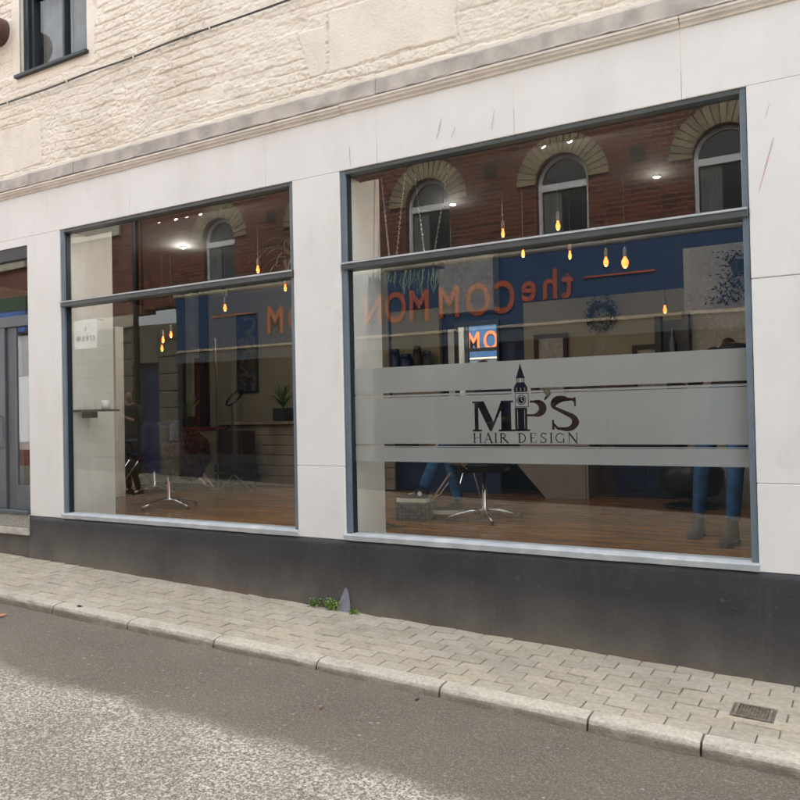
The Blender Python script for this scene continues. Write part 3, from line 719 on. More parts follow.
# ---- left doorway
dw = thing('doorway', '', 'x'); dw.parent = sb
for k in ('label', 'category'):
    if k in dw: del dw[k]
obj('head_frame', B(-9.3, -6.874, .008, .09, 3.14, 3.3375, .003), 'black', dw)
obj('transom_pane', B(-9.3, -6.874, .040, .046, 2.60, 3.14), 'glass', dw)
obj('cream_soffit', B(-9.3, -6.874, .0, .007, 3.26, 3.3375), 'white', dw)
obj('transom_rail', B(-9.3, -6.874, .002, .09, 2.50, 2.60, .004), 'door', dw)
obj('frame', B(-7.36, -7.25, .004, .09, .748, 2.50, .004), 'door', dw)
obj('frame', B(-7.248, -7.13, .024, .09, .748, 2.50, .004), 'transom', dw)
obj('frame', B(-7.085, -6.874, .012, .09, .748, .98, .004), 'door', dw)
obj('frame', B(-7.129, -7.086, .020, .085, .748, 2.50, .004), 'door', dw)
obj('side_pane', B(-7.086, -6.874, .030, .036, .98, 2.50), 'glass', dw)
obj('frosted_film', B(-7.084, -6.876, .038, .039, 1.32, 2.02), 'frost', dw)
obj('threshold', B(-9.3, -6.876, -.03, .14, .712, .748, .004), 'door', dw)
bm = bmesh.new()
for a in ((-8.30, -8.18, .76, 2.5), (-7.50, -7.365, .76, 2.5)): box(bm, a[0], a[1], .06, .12, a[2], a[3], .003)
box(bm, -8.18, -7.50, .06, .12, 2.36, 2.5, .003); box(bm, -8.18, -7.50, .06, .12, .76, 1.0, .003)
obj('door', bm, 'door', dw)
obj('pane', B(-8.18, -7.50, .085, .091, 1.0, 2.36), 'glass', dw)
obj('frosted_film', B(-8.178, -7.502, .0925, .0935, 1.32, 2.02), 'frost', dw)
bm = bmesh.new(); tube(bm, [(-7.335, .035, 1.32), (-7.335, -.02, 1.34), (-7.335, -.03, 1.40), (-7.335, -.03, 1.58), (-7.335, -.02, 1.64), (-7.335, .035, 1.66)], .011, 10)
obj('handle', bm, 'chrome', dw, smooth=True)
st_ = thing('door_step', 'speckled stone doorstep with pale nosing beside the dark wall', 'step', (0, 0, 0)); st_.parent = sb
for k in ('label', 'category'): del st_[k]
obj('riser', B(-9.3, -6.878, -.01, .13, .585, .711, .004), 'terrazzo', st_)
obj('nosing', B(-9.3, -6.878, -.03, .13, .515, .584, .008, 2), 'nosing', st_)
obj('base', B(-9.3, -6.878, .0, .13, -.1, .514), 'plinth', st_)

# ---- upstairs window
uw = thing('upstairs_window', '', 'x'); uw.parent = sb
for k in ('label', 'category'):
    if k in uw: del uw[k]
obj('frame', B(-6.912, -6.845, .02, .14, 4.885, 6.3, .004), 'black', uw)
obj('frame', B(-6.845, -6.80, .05, .15, 4.885, 6.3, .004), 'black', uw)
obj('frame', B(-6.0, -5.958, .02, .14, 4.885, 6.3, .004), 'black', uw)
obj('frame', B(-6.80, -6.0, .03, .14, 4.885, 4.93, .004), 'black', uw)
obj('frame', B(-6.80, -6.0, .045, .14, 5.62, 5.70, .004), 'black', uw)
obj('mullion', B(-6.385, -6.355, .055, .13, 4.93, 5.62, .003), 'black', uw)
obj('sill', B(-6.965, -5.93, -.055, .05, 4.850, 4.882, .004), 'black', uw)
for a, b in ((-6.80, -6.385), (-6.355, -6.0)):
    obj('pane', B(a, b, .09, .095, 4.93, 5.62), 'glass', uw)
    bm = bmesh.new(); n_ = 40; vs = []
    for i in range(n_+1):
        x = a+(b-a)*i/n_; yy = .16+.012*math.sin(i*1.9)+.008*math.sin(i*.7+a)
        vs.append((bm.verts.new((x, yy, 4.9)), bm.verts.new((x, yy, 5.65))))
    for p, r_ in zip(vs, vs[1:]): bm.faces.new((p[0], r_[0], r_[1], p[1]))
    obj('net_curtain', bm, 'curtain', uw, smooth=True)
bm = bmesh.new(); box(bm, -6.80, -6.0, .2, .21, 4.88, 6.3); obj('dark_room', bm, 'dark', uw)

# ---- cable and flue
bm = bmesh.new(); pts = []
for i in range(61):
    x = -9.0+i*.175; pts.append((x, -.046+.003*math.sin(i*1.3), 4.662+.012*math.sin(x*1.15)+.004*math.sin(x*5)))
tube(bm, pts, .0045, 6); tube(bm, [(p[0], p[1]+.002, p[2]-.008) for p in pts], .003, 6)
cb_ = thing('wall_cable', 'black cable clipped in a long line across the cream wall', 'cable', (0, 0, 0))
obj('cable', bm, 'blackmetal', cb_, smooth=True)
for i in range(1, 60, 5): obj('clip', B(pts[i][0]-.005, pts[i][0]+.005, -.052, -.005, pts[i][2]-.014, pts[i][2]+.007), 'cream', cb_)
fl = thing('flue_pipe', 'stubby red-brown flue pipe poking out of the cream wall beside the upstairs window', 'pipe', (-7.20, 0, 5.36))
bm = LA([(.13, -.10), (.13, .12), (.15, .12), (.158, .14), (.158, .24), (.14, .265), (.08, .275)], 28); bmesh.ops.rotate(bm, verts=bm.verts, matrix=Matrix.Rotation(R(90), 3, 'X'))
obj('pipe', bm, 'terracotta', fl, smooth=True)
bm = LA([(.162, -.03), (.162, .012), (.14, .016)], 24); bmesh.ops.rotate(bm, verts=bm.verts, matrix=Matrix.Rotation(R(90), 3, 'X'))
obj('collar', bm, 'cream', fl)

# ------------------------------------------------------------------ SALON INTERIOR (shell)
FZ = .66; CZ = 3.50
bm = bmesh.new(); y = .10
while y < 5.9:
    x = -10.7-random.random()
    while x < 2.4:
        l_ = random.uniform(1.2, 2.2); zz_ = random.uniform(-.0012, .0012)
        box(bm, x+.001, x+l_-.001, y+.001, y+.119, FZ-.03, FZ+zz_); x += l_
    y += .12
flo = tag(obj('salon_floor', bm, 'floor'), kind='structure', label='oak board floor of the salon')
bm = bmesh.new(); box(bm, -10.8, 2.5, .10, 6, FZ-.2, FZ-.032); obj('subfloor', bm, 'dark', sb)
bm = bmesh.new(); box(bm, -10.8, 2.5, .31, 6.0, CZ, CZ+.03); box(bm, -10.8, 2.5, .125, .31, 3.36, CZ+.03); obj('ceiling', bm, 'ceiling', sb)
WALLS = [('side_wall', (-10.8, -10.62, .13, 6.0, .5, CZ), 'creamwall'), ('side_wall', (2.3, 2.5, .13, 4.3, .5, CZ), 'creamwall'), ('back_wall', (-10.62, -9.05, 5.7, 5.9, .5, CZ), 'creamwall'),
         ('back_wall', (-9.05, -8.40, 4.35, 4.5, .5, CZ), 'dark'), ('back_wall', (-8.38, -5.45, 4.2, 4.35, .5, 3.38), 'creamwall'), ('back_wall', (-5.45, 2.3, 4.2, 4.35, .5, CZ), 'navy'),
         ('wall_panel', (-5.36, -4.66, 4.12, 4.197, .66, 2.90), 'creamwall'), ('wall_panel', (-3.54, -1.62, 4.12, 4.197, 1.96, 2.86), 'creamwall'), ('painted_shade_panel', (-3.54, -1.62, 4.12, 4.197, .66, 1.955), 'brownwall_and_shade'),  # brown lower panel: shade on the cream wall, put into the colour
         ('plaster_chimney_breast', (-4.60, -3.87, 4.02, 4.197, 2.80, CZ), 'plaster'), ('plaster_pier', (-1.60, -.3, 3.5, 4.197, .66, 3.16), 'plaster'),
         ('partition', (-9.10, -9.05, 4.35, 5.7, .5, CZ), 'creamwall'), ('partition', (-8.44, -8.38, 4.0, 4.35, .5, CZ), 'creamwall'), ('partition', (-9.12, -8.98, 4.2, 4.35, .5, CZ), 'buff'),
         ('panelled_wall', (-10.62, -7.95, 1.90, 1.97, .5, 2.75), 'brownwall_and_shade'), ('entrance_post', (-7.93, -7.80, 1.78, 1.90, .66, 2.70), 'iwhite'), ('lobby_wall', (-10.62, -9.4, .13, .3, .5, CZ), 'dark')]
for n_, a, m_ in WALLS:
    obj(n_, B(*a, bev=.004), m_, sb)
for x0, x1 in ((-6.80, -6.405), (-3.69, -3.29)):
    obj('pilaster', B(x0, x1, .086, .30, .5, CZ, .003), 'iwhite', sb)
    obj('pilaster', B(x0, x1-.025, .30, .62, .5, CZ, .006), 'iwhite', sb)
obj('pilaster', B(-.60, -.2, .10, .45, .5, CZ, .003), 'iwhite', sb)

# ------------------------------------------------------------------ FURNITURE AND FITTINGS
def leafstrip(L, w, curve, n=7, fold=.15):
    """an arching strap leaf growing along +x and up"""
    bm = bmesh.new(); p = Vector((0, 0, 0)); a = curve[0]; rows = []
    for i in range(n+1):
        t = i/n; ww = w*math.sin(PI*(.12+.88*t)**.8)*.5+.0006
        rows.append([bm.verts.new((p.x, -ww, p.z+ww*fold)), bm.verts.new((p.x, 0, p.z)), bm.verts.new((p.x, ww, p.z+ww*fold))])
        ang = curve[0]+(curve[1]-curve[0])*t; p = p+Vector((math.cos(ang), 0, math.sin(ang)))*L/n
    for a_, b_ in zip(rows, rows[1:]):
        for k in range(2): bm.faces.new((a_[k], a_[k+1], b_[k+1], b_[k]))
    me = bpy.data.meshes.new('leaf'); bm.to_mesh(me); bm.free()
    for f in me.polygons: f.use_smooth = True
    return me
def leaves(parent, base, n, specs, m_, tilt=.15):
    ms = []
    for s in specs:
        me = leafstrip(*s); me.materials.append(MT[m_]); ms.append(me)
    for i in range(n):
        o = bpy.data.objects.new('leaf', ms[i % len(ms)]); COL.objects.link(o); o.parent = parent
        o.location = base; o.rotation_euler = (random.uniform(-tilt, tilt), random.uniform(-.35, .35), i*2.39996+random.uniform(-.3, .3)); s = random.uniform(.75, 1.1); o.scale = (s, s, s)

def salon_chair(loc, rz, label, seatmat, grp='hairdressing chairs', high=True):
    t = thing('salon_chair', label, 'chair', loc, rz, grp)
    for k in range(4):
        a = k*PI/2+.35; bm = bmesh.new(); c, s = math.cos(a), math.sin(a)
        tube(bm, [(c*.02, s*.02, .085), (c*.12, s*.12, .08), (c*.24, s*.24, .055), (c*.32, s*.32, .028)], [.022, .019, .016, .012], 8)
        obj('base_arm', bm, 'chrome', t, smooth=True)
        bm = bmesh.new(); lathe(bm, [(.012, 0), (.016, .004), (.016, .02), (.010, .028)], 10, (c*.32, s*.32, 0)); obj('foot_pad', bm, 'blackmetal', t)
    obj('column', LA([(.045, .07), (.045, .09), (.028, .11), (.026, .25), (.019, .26), (.019, .42)], 16), 'chrome', t, smooth=True)
    bm = bmesh.new(); tube(bm, [(.03, 0, .30), (.12, .02, .29), (.16, .02, .25)], .008, 6); obj('pump_lever', bm, 'chrome', t)
    obj('seat', B(-.27, .27, -.25, .25, .42, .55, .05, 3), seatmat, t, smooth=True)
    bm = bmesh.new(); n_ = 9; g = []
    for side in (0, 1):
        g.append([[bm.verts.new((math.sin(R(-80+160*i/n_))*(.29+.05*side)*1.0, .02+math.cos(R(-80+160*i/n_))*(.24+.05*side), z*(1 if True else 0)+(.02*math.sin(i)))) for z in (.50, .66, .82, .93-.10*abs(i-n_/2)/n_*2)] for i in range(n_+1)])
    A_, B_ = g
    for i in range(n_):
        for j in range(3): bm.faces.new((A_[i][j], A_[i+1][j], A_[i+1][j+1], A_[i][j+1])); bm.faces.new((B_[i][j], B_[i][j+1], B_[i+1][j+1], B_[i+1][j]))
        bm.faces.new((A_[i][3], A_[i+1][3], B_[i+1][3], B_[i][3])); bm.faces.new((A_[i][0], B_[i][0], B_[i+1][0], A_[i+1][0]))
    for i in (0, n_):
        for j in range(3): bm.faces.new((A_[i][j], A_[i][j+1], B_[i][j+1], B_[i][j]))
    bmesh.ops.recalc_face_normals(bm, faces=bm.faces[:]); obj('backrest', bm, seatmat, t, smooth=True)
    for s in (-1, 1):
        bm = B(s*.31-.035, s*.31+.035, -.27, .14, .62, .68, .025, 3); obj('armrest', bm, seatmat, t, smooth=True)
        bm = bmesh.new(); tube(bm, [(s*.31, -.18, .63), (s*.31, -.16, .52), (s*.24, -.1, .46)], .011, 6); obj('arm_bracket', bm, 'chrome', t)
    bm = bmesh.new(); tube(bm, [(-.15, -.26, .42), (-.15, -.42, .20), (.15, -.42, .20), (.15, -.26, .42)], .011, 8); obj('footrest', bm, 'chrome', t)
    return t
c1 = salon_chair((-6.36, 1.25, FZ), R(150), 'brown leather salon chair on a chrome four-arm base inside the left window', 'brownleather')
c2 = salon_chair((-2.93, 1.62, FZ), R(-75), 'salon chair whose chrome four-arm base shows below the frosted band', 'blackleather')
c3 = salon_chair((-7.80, 2.35, FZ), R(-20), 'blue-grey salon chair standing behind the brown leather one', 'bluegrey')
# hair-cape puff on the brown chair = fluffy brown throw
bm = bmesh.new(); bmesh.ops.create_icosphere(bm, subdivisions=4, radius=1)
for v in bm.verts:
    n_ = 1+.75*float(fbm(np.array(v.co.x*1.1+v.co.z*.6+3), np.array(v.co.y*1.1+v.co.z), 1.6, 4, 14))+.12*float(fbm(np.array(v.co.x*3+v.co.z*.6+3), np.array(v.co.y*3+v.co.z*2), 4, 4, 14))
    v.co = Vector((v.co.x*.25*n_, v.co.y*.2*n_, v.co.z*.23*n_)); v.co.x += .10*v.co.z
for v in list(bm.verts)[::2]:          # shaggy pile
    d_ = (v.co.normalized()+Vector([random.gauss(0, .35) for _ in range(3)])+Vector((0, 0, -.5))).normalized(); sd_ = d_.orthogonal().normalized()*.006
    bm.faces.new([bm.verts.new(p) for p in (v.co-sd_, v.co+sd_, v.co+d_*random.uniform(.018, .045))])
tag(obj('faux_fur_throw', bm, mat('shaggy_brown_throw', (.036, .013, .009), .95, var=.5, scale=30, spec=.1, bump=1, bscale=90), loc=(-6.00, 1.20, 1.22), rz=R(-35), smooth=False), 'dark brown shaggy throw bundled over the brown leather salon chair', 'throw')
# round black stool/pouf
po = thing('round_pouf', 'low rounded black pouf on a dark disc base near the right window edge', 'pouf', (-1.50, 3.10, FZ))
obj('base', LA([(.24, 0), (.25, .012), (.23, .03), (.03, .035), (.03, .12)], 28), 'blackmetal', po)
obj('cushion', LA([(.12, .10), (.24, .13), (.29, .22), (.29, .34), (.24, .43), (.10, .46)], 28), 'blackleather', po, smooth=True)

# wall shelf and mug
sh_ = thing('wall_shelf', 'thin dark shelf fixed to the white pillar inside the left window', 'shelf', (0, 0, 0))
obj('board', B(-6.40, -6.02, .12, .34, 1.668, 1.686, .003), 'dark', sh_); obj('bracket', B(-6.398, -6.2, .22, .236, 1.61, 1.667), 'blackmetal', sh_)
mg = thing('mug', 'white cup standing on the wall shelf', 'mug', (-6.10, .25, 1.6865))
obj('body', LA([(.030, 0), (.036, .004), (.040, .085), (.037, .085), (.033, .008)], 20), 'white_ceramic', mg, smooth=True)

# counter with boards, things on it
ct = thing('wooden_counter', 'long grey-brown boarded counter along the back wall of the left window', 'counter', (0, 0, 0))
obj('worktop', B(-7.85, -4.9, 3.38, 4.11, 1.48, 1.52, .004), 'counter', ct)
for i in range(6):
    z = FZ+.02+i*.133; obj('board', B(-7.80, -4.95, 3.46+random.uniform(-.004, .004), 3.49, z, z+.127, .003), 'counter', ct)
obj('carcass', B(-7.78, -4.97, 3.50, 4.10, FZ, 1.478), 'dark', ct)
pt_ = thing('potted_plant', 'spiky dracaena in a dark square pot on the counter', 'plant', (-6.70, 3.55, 1.522))
obj('pot', B(-.10, .10, -.10, .10, 0, .17, .01, 2), 'pot', pt_)
leaves(pt_, (0, 0, .17), 46, [(.34, .020, (1.3, .2)), (.42, .022, (1.5, .5)), (.30, .018, (.9, -.5))], 'greenleaf')
pt2 = thing('potted_plant', 'upright yellow-green plant in front of the dark opening', 'plant', (-8.05, 3.2, 1.46))
obj('pot', LA([(.07, 0), (.10, .14), (.095, .15)], 18), 'dark', pt2)
leaves(pt2, (0, 0, .14), 30, [(.38, .018, (1.5, 1.0)), (.30, .018, (1.3, .8))], 'paleleaf')
ta = thing('plant_stand', 'waist-high grey stand with a dark red top under the yellow-green plant', 'stand', (-8.05, 3.2, FZ))
obj('top', B(-.60, .47, -.25, .25, .76, .798, .004), 'red', ta)
obj('front_panel', B(-.56, .43, -.22, -.20, .06, .758, .003), 'creamwall', ta); obj('plinth_board', B(-.54, .41, -.19, .2, 0, .06), 'dark', ta)
for x in (-.56, .41): obj('side_panel', B(x, x+.02, -.198, .22, .062, .758, .002), 'creamwall', ta)
for i, x in enumerate((-8.93, -8.80, -8.66)):
    bm = bmesh.new(); n_ = 16; vs = []
    for k in range(n_+1):
        a = x-.06+.12*k/n_; vs.append([bm.verts.new((a, 4.25+.03*math.sin(k*1.4+i), z)) for z in (1.35+.1*i, 2.0, 2.5)])
    for p, r_ in zip(vs, vs[1:]):
        for j in range(2): bm.faces.new((p[j], r_[j], r_[j+1], p[j+1]))
    tag(obj('hanging_coat', bm, ['red', 'blacktop', 'brownleather'][i], smooth=True), ['dull red coat hanging leftmost in the dark alcove', 'black coat hanging between the red and brown ones', 'brown coat hanging rightmost in the dark alcove'][i], 'coat', 'coats in the alcove')

# poster
ps = thing('poster', 'tall narrow dark abstract picture hanging on the cream wall above the counter', 'picture', (0, 0, 0))
obj('frame', B(-8.05, -7.66, 4.165, 4.198, 1.93, 3.08, .003), 'black', ps); obj('print', B(-8.025, -7.685, 4.158, 4.1645, 1.96, 3.05), 'print', ps)

# ring light
rl = thing('ring_light', 'black ring lamp on a tall tripod stand inside the left window', 'lamp', (-6.85, 2.75, FZ))
obj('pole', T([(0, 0, .12), (0, 0, 1.08)], .011, 8), 'blackmetal', rl)
for k in range(3):
    a = k*2.094+.3; obj('leg', T([(0, 0, .22), (math.cos(a)*.26, math.sin(a)*.26, 0)], .006, 6), 'iron', rl)
bm = bmesh.new(); n_ = 36; va = Vector((.53, .47, .70)); vb = Vector((.53, .47, -.70))*.30+Vector((-.63, .71, 0))*.95
pts2 = [(va*math.cos(2*PI*k/n_)+vb*math.sin(2*PI*k/n_))*.135 for k in range(n_+1)]; tube(bm, pts2, .014, 8, False)
o = obj('ring', bm, 'blackmetal', rl, smooth=True); o.location = (.04, 0, 1.17)
# chrome pole
cp = thing('mirror_pole', 'tall thin chrome pole standing in front of the cream wall', 'pole', (-7.30, 2.95, FZ))
obj('pole', T([(0, 0, 0), (0, 0, 1.95)], .012, 8), 'chrome', cp); obj('base', LA([(.14, 0), (.14, .012), (.02, .02)], 20), 'chrome', cp); obj('arm', T([(0, 0, .77), (.14, -.03, .78)], .010, 6), 'chrome', cp)
# dark trolley
tr = thing('trolley', 'low black trolley standing behind the ring lamp tripod', 'trolley', (-7.15, 3.15, FZ))
for i, z in enumerate((.10, .22)): obj('tray', B(-.26, .22, -.15, .15, z, z+.09, .008), 'blackmetal', tr)
obj('cabinet', B(-.24, .20, -.13, .13, .315, .75, .006), 'dark', tr)
for sx_ in (-.22, .18):
    for sy_ in (-.12, .12): obj('caster', LA([(.02, 0), (.028, .03), (.02, .06), (.015, .10)], 10), 'blackmetal', tr, loc=(sx_, sy_, 0))
# blue door in the far left
bd = thing('blue_door', 'deep blue interior door at the far left of the salon', 'door', (0, 0, 0))
obj('panel', B(-10.25, -9.35, 5.60, 5.69, FZ, 2.62, .004), 'doorblue', bd)
bm = bmesh.new(); box(bm, -10.33, -10.26, 5.58, 5.69, FZ, 2.70); box(bm, -9.34, -9.27, 5.58, 5.69, FZ, 2.70); box(bm, -10.26, -9.34, 5.58, 5.69, 2.63, 2.70); obj('door_frame', bm, 'buff', bd)
obj('handle', T([(-9.45, 5.59, 1.68), (-9.45, 5.54, 1.68), (-9.56, 5.54, 1.68)], .011, 6), 'chrome', bd)

# mirror station behind the band
mr_ = thing('wall_mirror', 'black-framed mirror on the back wall reflecting the blue shop sign over the road', 'mirror', (0, 0, 0))
o = obj('glass', B(-.265, .265, -.003, .003, -.57, .57), 'mirror', mr_, loc=(-4.165, 4.176, 2.07)); o.rotation_euler = (.0056, 0, -.0066)
bm = bmesh.new()
for a in ((-4.47, -4.43, 1.46, 2.70), (-3.90, -3.87, 1.46, 2.70), (-4.43, -3.90, 2.64, 2.70), (-4.43, -3.90, 1.46, 1.5)): box(bm, a[0], a[1], 4.15, 4.196, a[2], a[3])
obj('frame', bm, 'blackmetal', mr_)
obj('white_side_panel', B(-4.56, -4.475, 4.16, 4.196, 1.6, 2.62), 'iwhite', mr_)
sf = thing('work_shelf', 'dark shelf under the cream panel carrying blue tubs', 'shelf', (0, 0, 0)); obj('board', B(-5.30, -4.60, 3.85, 4.118, 2.10, 2.13), 'dark', sf)
for i, (x, h, w_, m_, lb) in enumerate(((-5.22, .27, .06, 'bluebin', 'tallest navy tub at the left end of the shelf'), (-5.06, .20, .08, 'bluebin', 'wide navy tub in the middle of the shelf'), (-4.90, .29, .055, 'dark', 'slim dark bottle between the tubs'), (-4.76, .22, .065, 'blackmetal', 'black pot at the right end of the shelf'))):
    t = thing('product_tub', lb, 'tub', (x, 3.98, 2.131), group='tubs on the shelf')
    obj('body', LA([(w_*.95, 0), (w_, .01), (w_, h*.8), (w_*.8, h*.84)], 16), m_, t, smooth=True); obj('lid', LA([(w_*.85, h*.84), (w_*.85, h), (w_*.7, h*1.02)], 16), m_, t)
# picture frames, wreath on the cream wall
for n_, (x0, x1, z1, lb) in enumerate(((-3.40, -3.0, 2.47, 'dark framed picture leaning at the left of the cream panel'), (-2.27, -1.86, 2.28, 'low wide black frame to the right of the wreath'))):
    f = thing('picture_frame', lb, 'picture', (0, 0, 0), group='frames on the cream panel')
    bm = bmesh.new(); box(bm, x0, x0+.05, 4.08, 4.118, 1.7, z1); box(bm, x1-.05, x1, 4.08, 4.118, 1.7, z1); box(bm, x0+.05, x1-.05, 4.08, 4.118, z1-.05, z1); box(bm, x0+.05, x1-.05, 4.08, 4.118, 1.7, 1.75)
    obj('frame', bm, 'dark', f); obj('picture', B(x0+.05, x1-.05, 4.10, 4.117, 1.75, z1-.05), 'plaster', f)
wr = thing('leaf_wreath', 'round dark green leaf wreath hanging on the cream wall', 'wreath', (-2.60, 4.08, 2.62))
bm = bmesh.new()
for i in range(700):
    a = random.uniform(0, 2*PI); rr = .13+random.gauss(0, .03); c = Vector((math.cos(a)*rr, random.uniform(-.05, .02), math.sin(a)*rr+(.08 if i % 4 == 0 else 0)))
    d1 = Vector([random.gauss(0, 1) for _ in range(3)]).normalized(); d2 = d1.orthogonal().normalized(); s = random.uniform(.010, .022)
    bm.faces.new([bm.verts.new(p) for p in (c-d1*s, c+d2*s*.4, c+d1*s, c-d2*s*.4)])
obj('foliage', bm, 'darkleaf', wr); bm = bmesh.new(); tube(bm, [(math.cos(2*PI*k/20)*.13, 0, math.sin(2*PI*k/20)*.13) for k in range(21)], .012, 6, False); obj('hoop', bm, 'wood', wr)
obj_b = thing('bottle_rack', 'black wall rack with a pale bottle in it, left of the plaster pier', 'rack', (0, 0, 0))
bm = bmesh.new()
for a in ((-1.86, -1.80, 2.02, 2.50), (-1.60, -1.54, 2.02, 2.52), (-1.80, -1.60, 2.02, 2.06)): box(bm, a[0], a[1], 3.36, 3.46, a[2], a[3])
box(bm, -1.80, -1.60, 3.45, 3.46, 2.06, 2.46); obj('rack', bm, 'black', obj_b)
bt_ = LA([(.028, 0), (.03, .02), (.03, .18), (.012, .24), (.012, .30), (.016, .31)], 14); tag(obj('spray_bottle', bt_, 'bluegrey', loc=(-1.70, 3.40, 2.062), smooth=True), 'pale grey bottle standing in the black rack', 'bottle')
hp = thing('hanging_plant', 'dark plant hanging on the plaster pier by the right window edge', 'plant', (-1.08, 3.42, 2.86))
obj('pot', LA([(.06, 0), (.09, .1), (.085, .11)], 16), 'pot', hp)
bm = bmesh.new()
for i in range(300):
    c = Vector((random.gauss(0, .09), random.uniform(-.12, .02), random.uniform(-.30, .20))); c.x -= .12*max(0, -c.z)/.3
    d1 = Vector([random.gauss(0, 1) for _ in range(3)]).normalized(); d2 = d1.orthogonal().normalized(); s = random.uniform(.014, .028)
    bm.faces.new([bm.verts.new(p) for p in (c-d1*s, c+d2*s*.5, c+d1*s, c-d2*s*.5)])
obj('foliage', bm, 'darkleaf', hp)
# bench, reception desk, blue cabinet
bn = thing('blue_bench', 'long low dark blue bench along the back wall below the frosted band', 'bench', (0, 0, 0))
obj('seat', B(-5.5, -3.65, 3.55, 4.11, 1.02, 1.12, .02, 2), 'navy', bn); obj('front_panel', B(-5.5, -3.65, 3.62, 3.66, FZ, 1.018), 'doorblue', bn)
dk = thing('reception_desk', 'low white reception desk with a slanting left end, behind the salon chair', 'desk', (-3.05, 3.75, FZ), R(6))
def prism_y(P, y0, y1):
    bm = bmesh.new(); f1 = [bm.verts.new((x, y0, z_)) for x, z_ in P]; f2 = [bm.verts.new((x, y1, z_)) for x, z_ in P]
    bm.faces.new(f1); bm.faces.new(f2[::-1])
    for k in range(len(P)): bm.faces.new((f1[k], f1[(k+1) % len(P)], f2[(k+1) % len(P)], f2[k]))
    bmesh.ops.recalc_face_normals(bm, faces=bm.faces[:]); return bm
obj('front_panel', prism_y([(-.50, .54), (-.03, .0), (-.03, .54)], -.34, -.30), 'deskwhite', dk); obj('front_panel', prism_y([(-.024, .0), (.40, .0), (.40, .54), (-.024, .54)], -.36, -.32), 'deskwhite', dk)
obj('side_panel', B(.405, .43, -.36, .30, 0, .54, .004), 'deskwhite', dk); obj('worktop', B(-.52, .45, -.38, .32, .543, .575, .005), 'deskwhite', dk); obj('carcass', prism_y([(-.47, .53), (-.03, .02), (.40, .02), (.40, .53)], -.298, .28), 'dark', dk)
kb = thing('blue_cabinet', 'dark blue low cabinet to the right of the white desk', 'cabinet', (0, 0, 0))
obj('carcass', B(-2.40, -1.75, 3.75, 4.11, FZ, 1.45, .005), 'navy', kb); obj('worktop', B(-2.43, -1.72, 3.70, 4.11, 1.452, 1.48), 'dark', kb)
for x in (-2.38, -2.06): obj('drawer', B(x, x+.30, 3.735, 3.748, FZ+.08, 1.42, .003), 'navy', kb)
for x in (-2.23, -1.91): obj('handle', T([(x-.04, 3.73, 1.3), (x-.04, 3.715, 1.3), (x+.04, 3.715, 1.3), (x+.04, 3.73, 1.3)], .005, 6), 'chrome', kb)
sk = thing('folding_stand', 'thin-legged black folding stand beside the white desk', 'stand', (-3.75, 3.0, FZ))
for a in (((-.15, 0, 0), (.08, 0, .75)), ((.15, 0, 0), (-.08, 0, .75))): obj('leg', T(a, .009, 6), 'chrome', sk)
obj('top', B(-.16, .16, -.12, .12, .75, .77), 'blackmetal', sk)

# crate with the foot on it
cr = thing('wicker_footstool', 'grey woven crate under the black canvas shoe', 'crate', (-3.50, 1.42, FZ), R(10))
obj('lid', B(-.155, .155, -.12, .12, .145, .158, .004), 'wicker', cr)
bm = bmesh.new()
for i in range(9):
    x = -.145+i*.036; box(bm, x-.006, x+.006, -.118, -.108, .005, .145); box(bm, x-.006, x+.006, .108, .118, .005, .145)
for i in range(7):
    y = -.10+i*.033; box(bm, -.15, -.14, y-.006, y+.006, .005, .145); box(bm, .14, .15, y-.006, y+.006, .005, .145)
obj('slats', bm, 'wicker', cr)
bm = bmesh.new()
for z in (.03, .06, .09, .12): box(bm, -.152, .152, -.114, -.111, z-.005, z+.005); box(bm, -.152, .152, .111, .114, z-.005, z+.005)
obj('weave', bm, 'wicker', cr)
obj('lining', B(-.138, .138, -.104, .104, .004, .144), 'dark', cr)
bm = bmesh.new(); tube(bm, [(-.10, -.122, .13), (-.06, -.128, .10), (0, -.13, .09), (.06, -.128, .10), (.10, -.122, .13)], .006, 6); obj('rope_handle', bm, 'blackmetal', cr)
# cable clutter at the foot of the pillar
bm = bmesh.new(); pts = [(-3.62+.10*math.cos(t*1.7)+.015*t, .95+.06*math.sin(t*2.3), FZ+.012+.006*math.sin(t*5)) for t in [i*.35 for i in range(34)]]
tube(bm, pts, .006, 6); tag(obj('coiled_cable', bm, 'blackmetal', smooth=True), 'coiled black cable lying on the floor by the woven crate', 'cable')

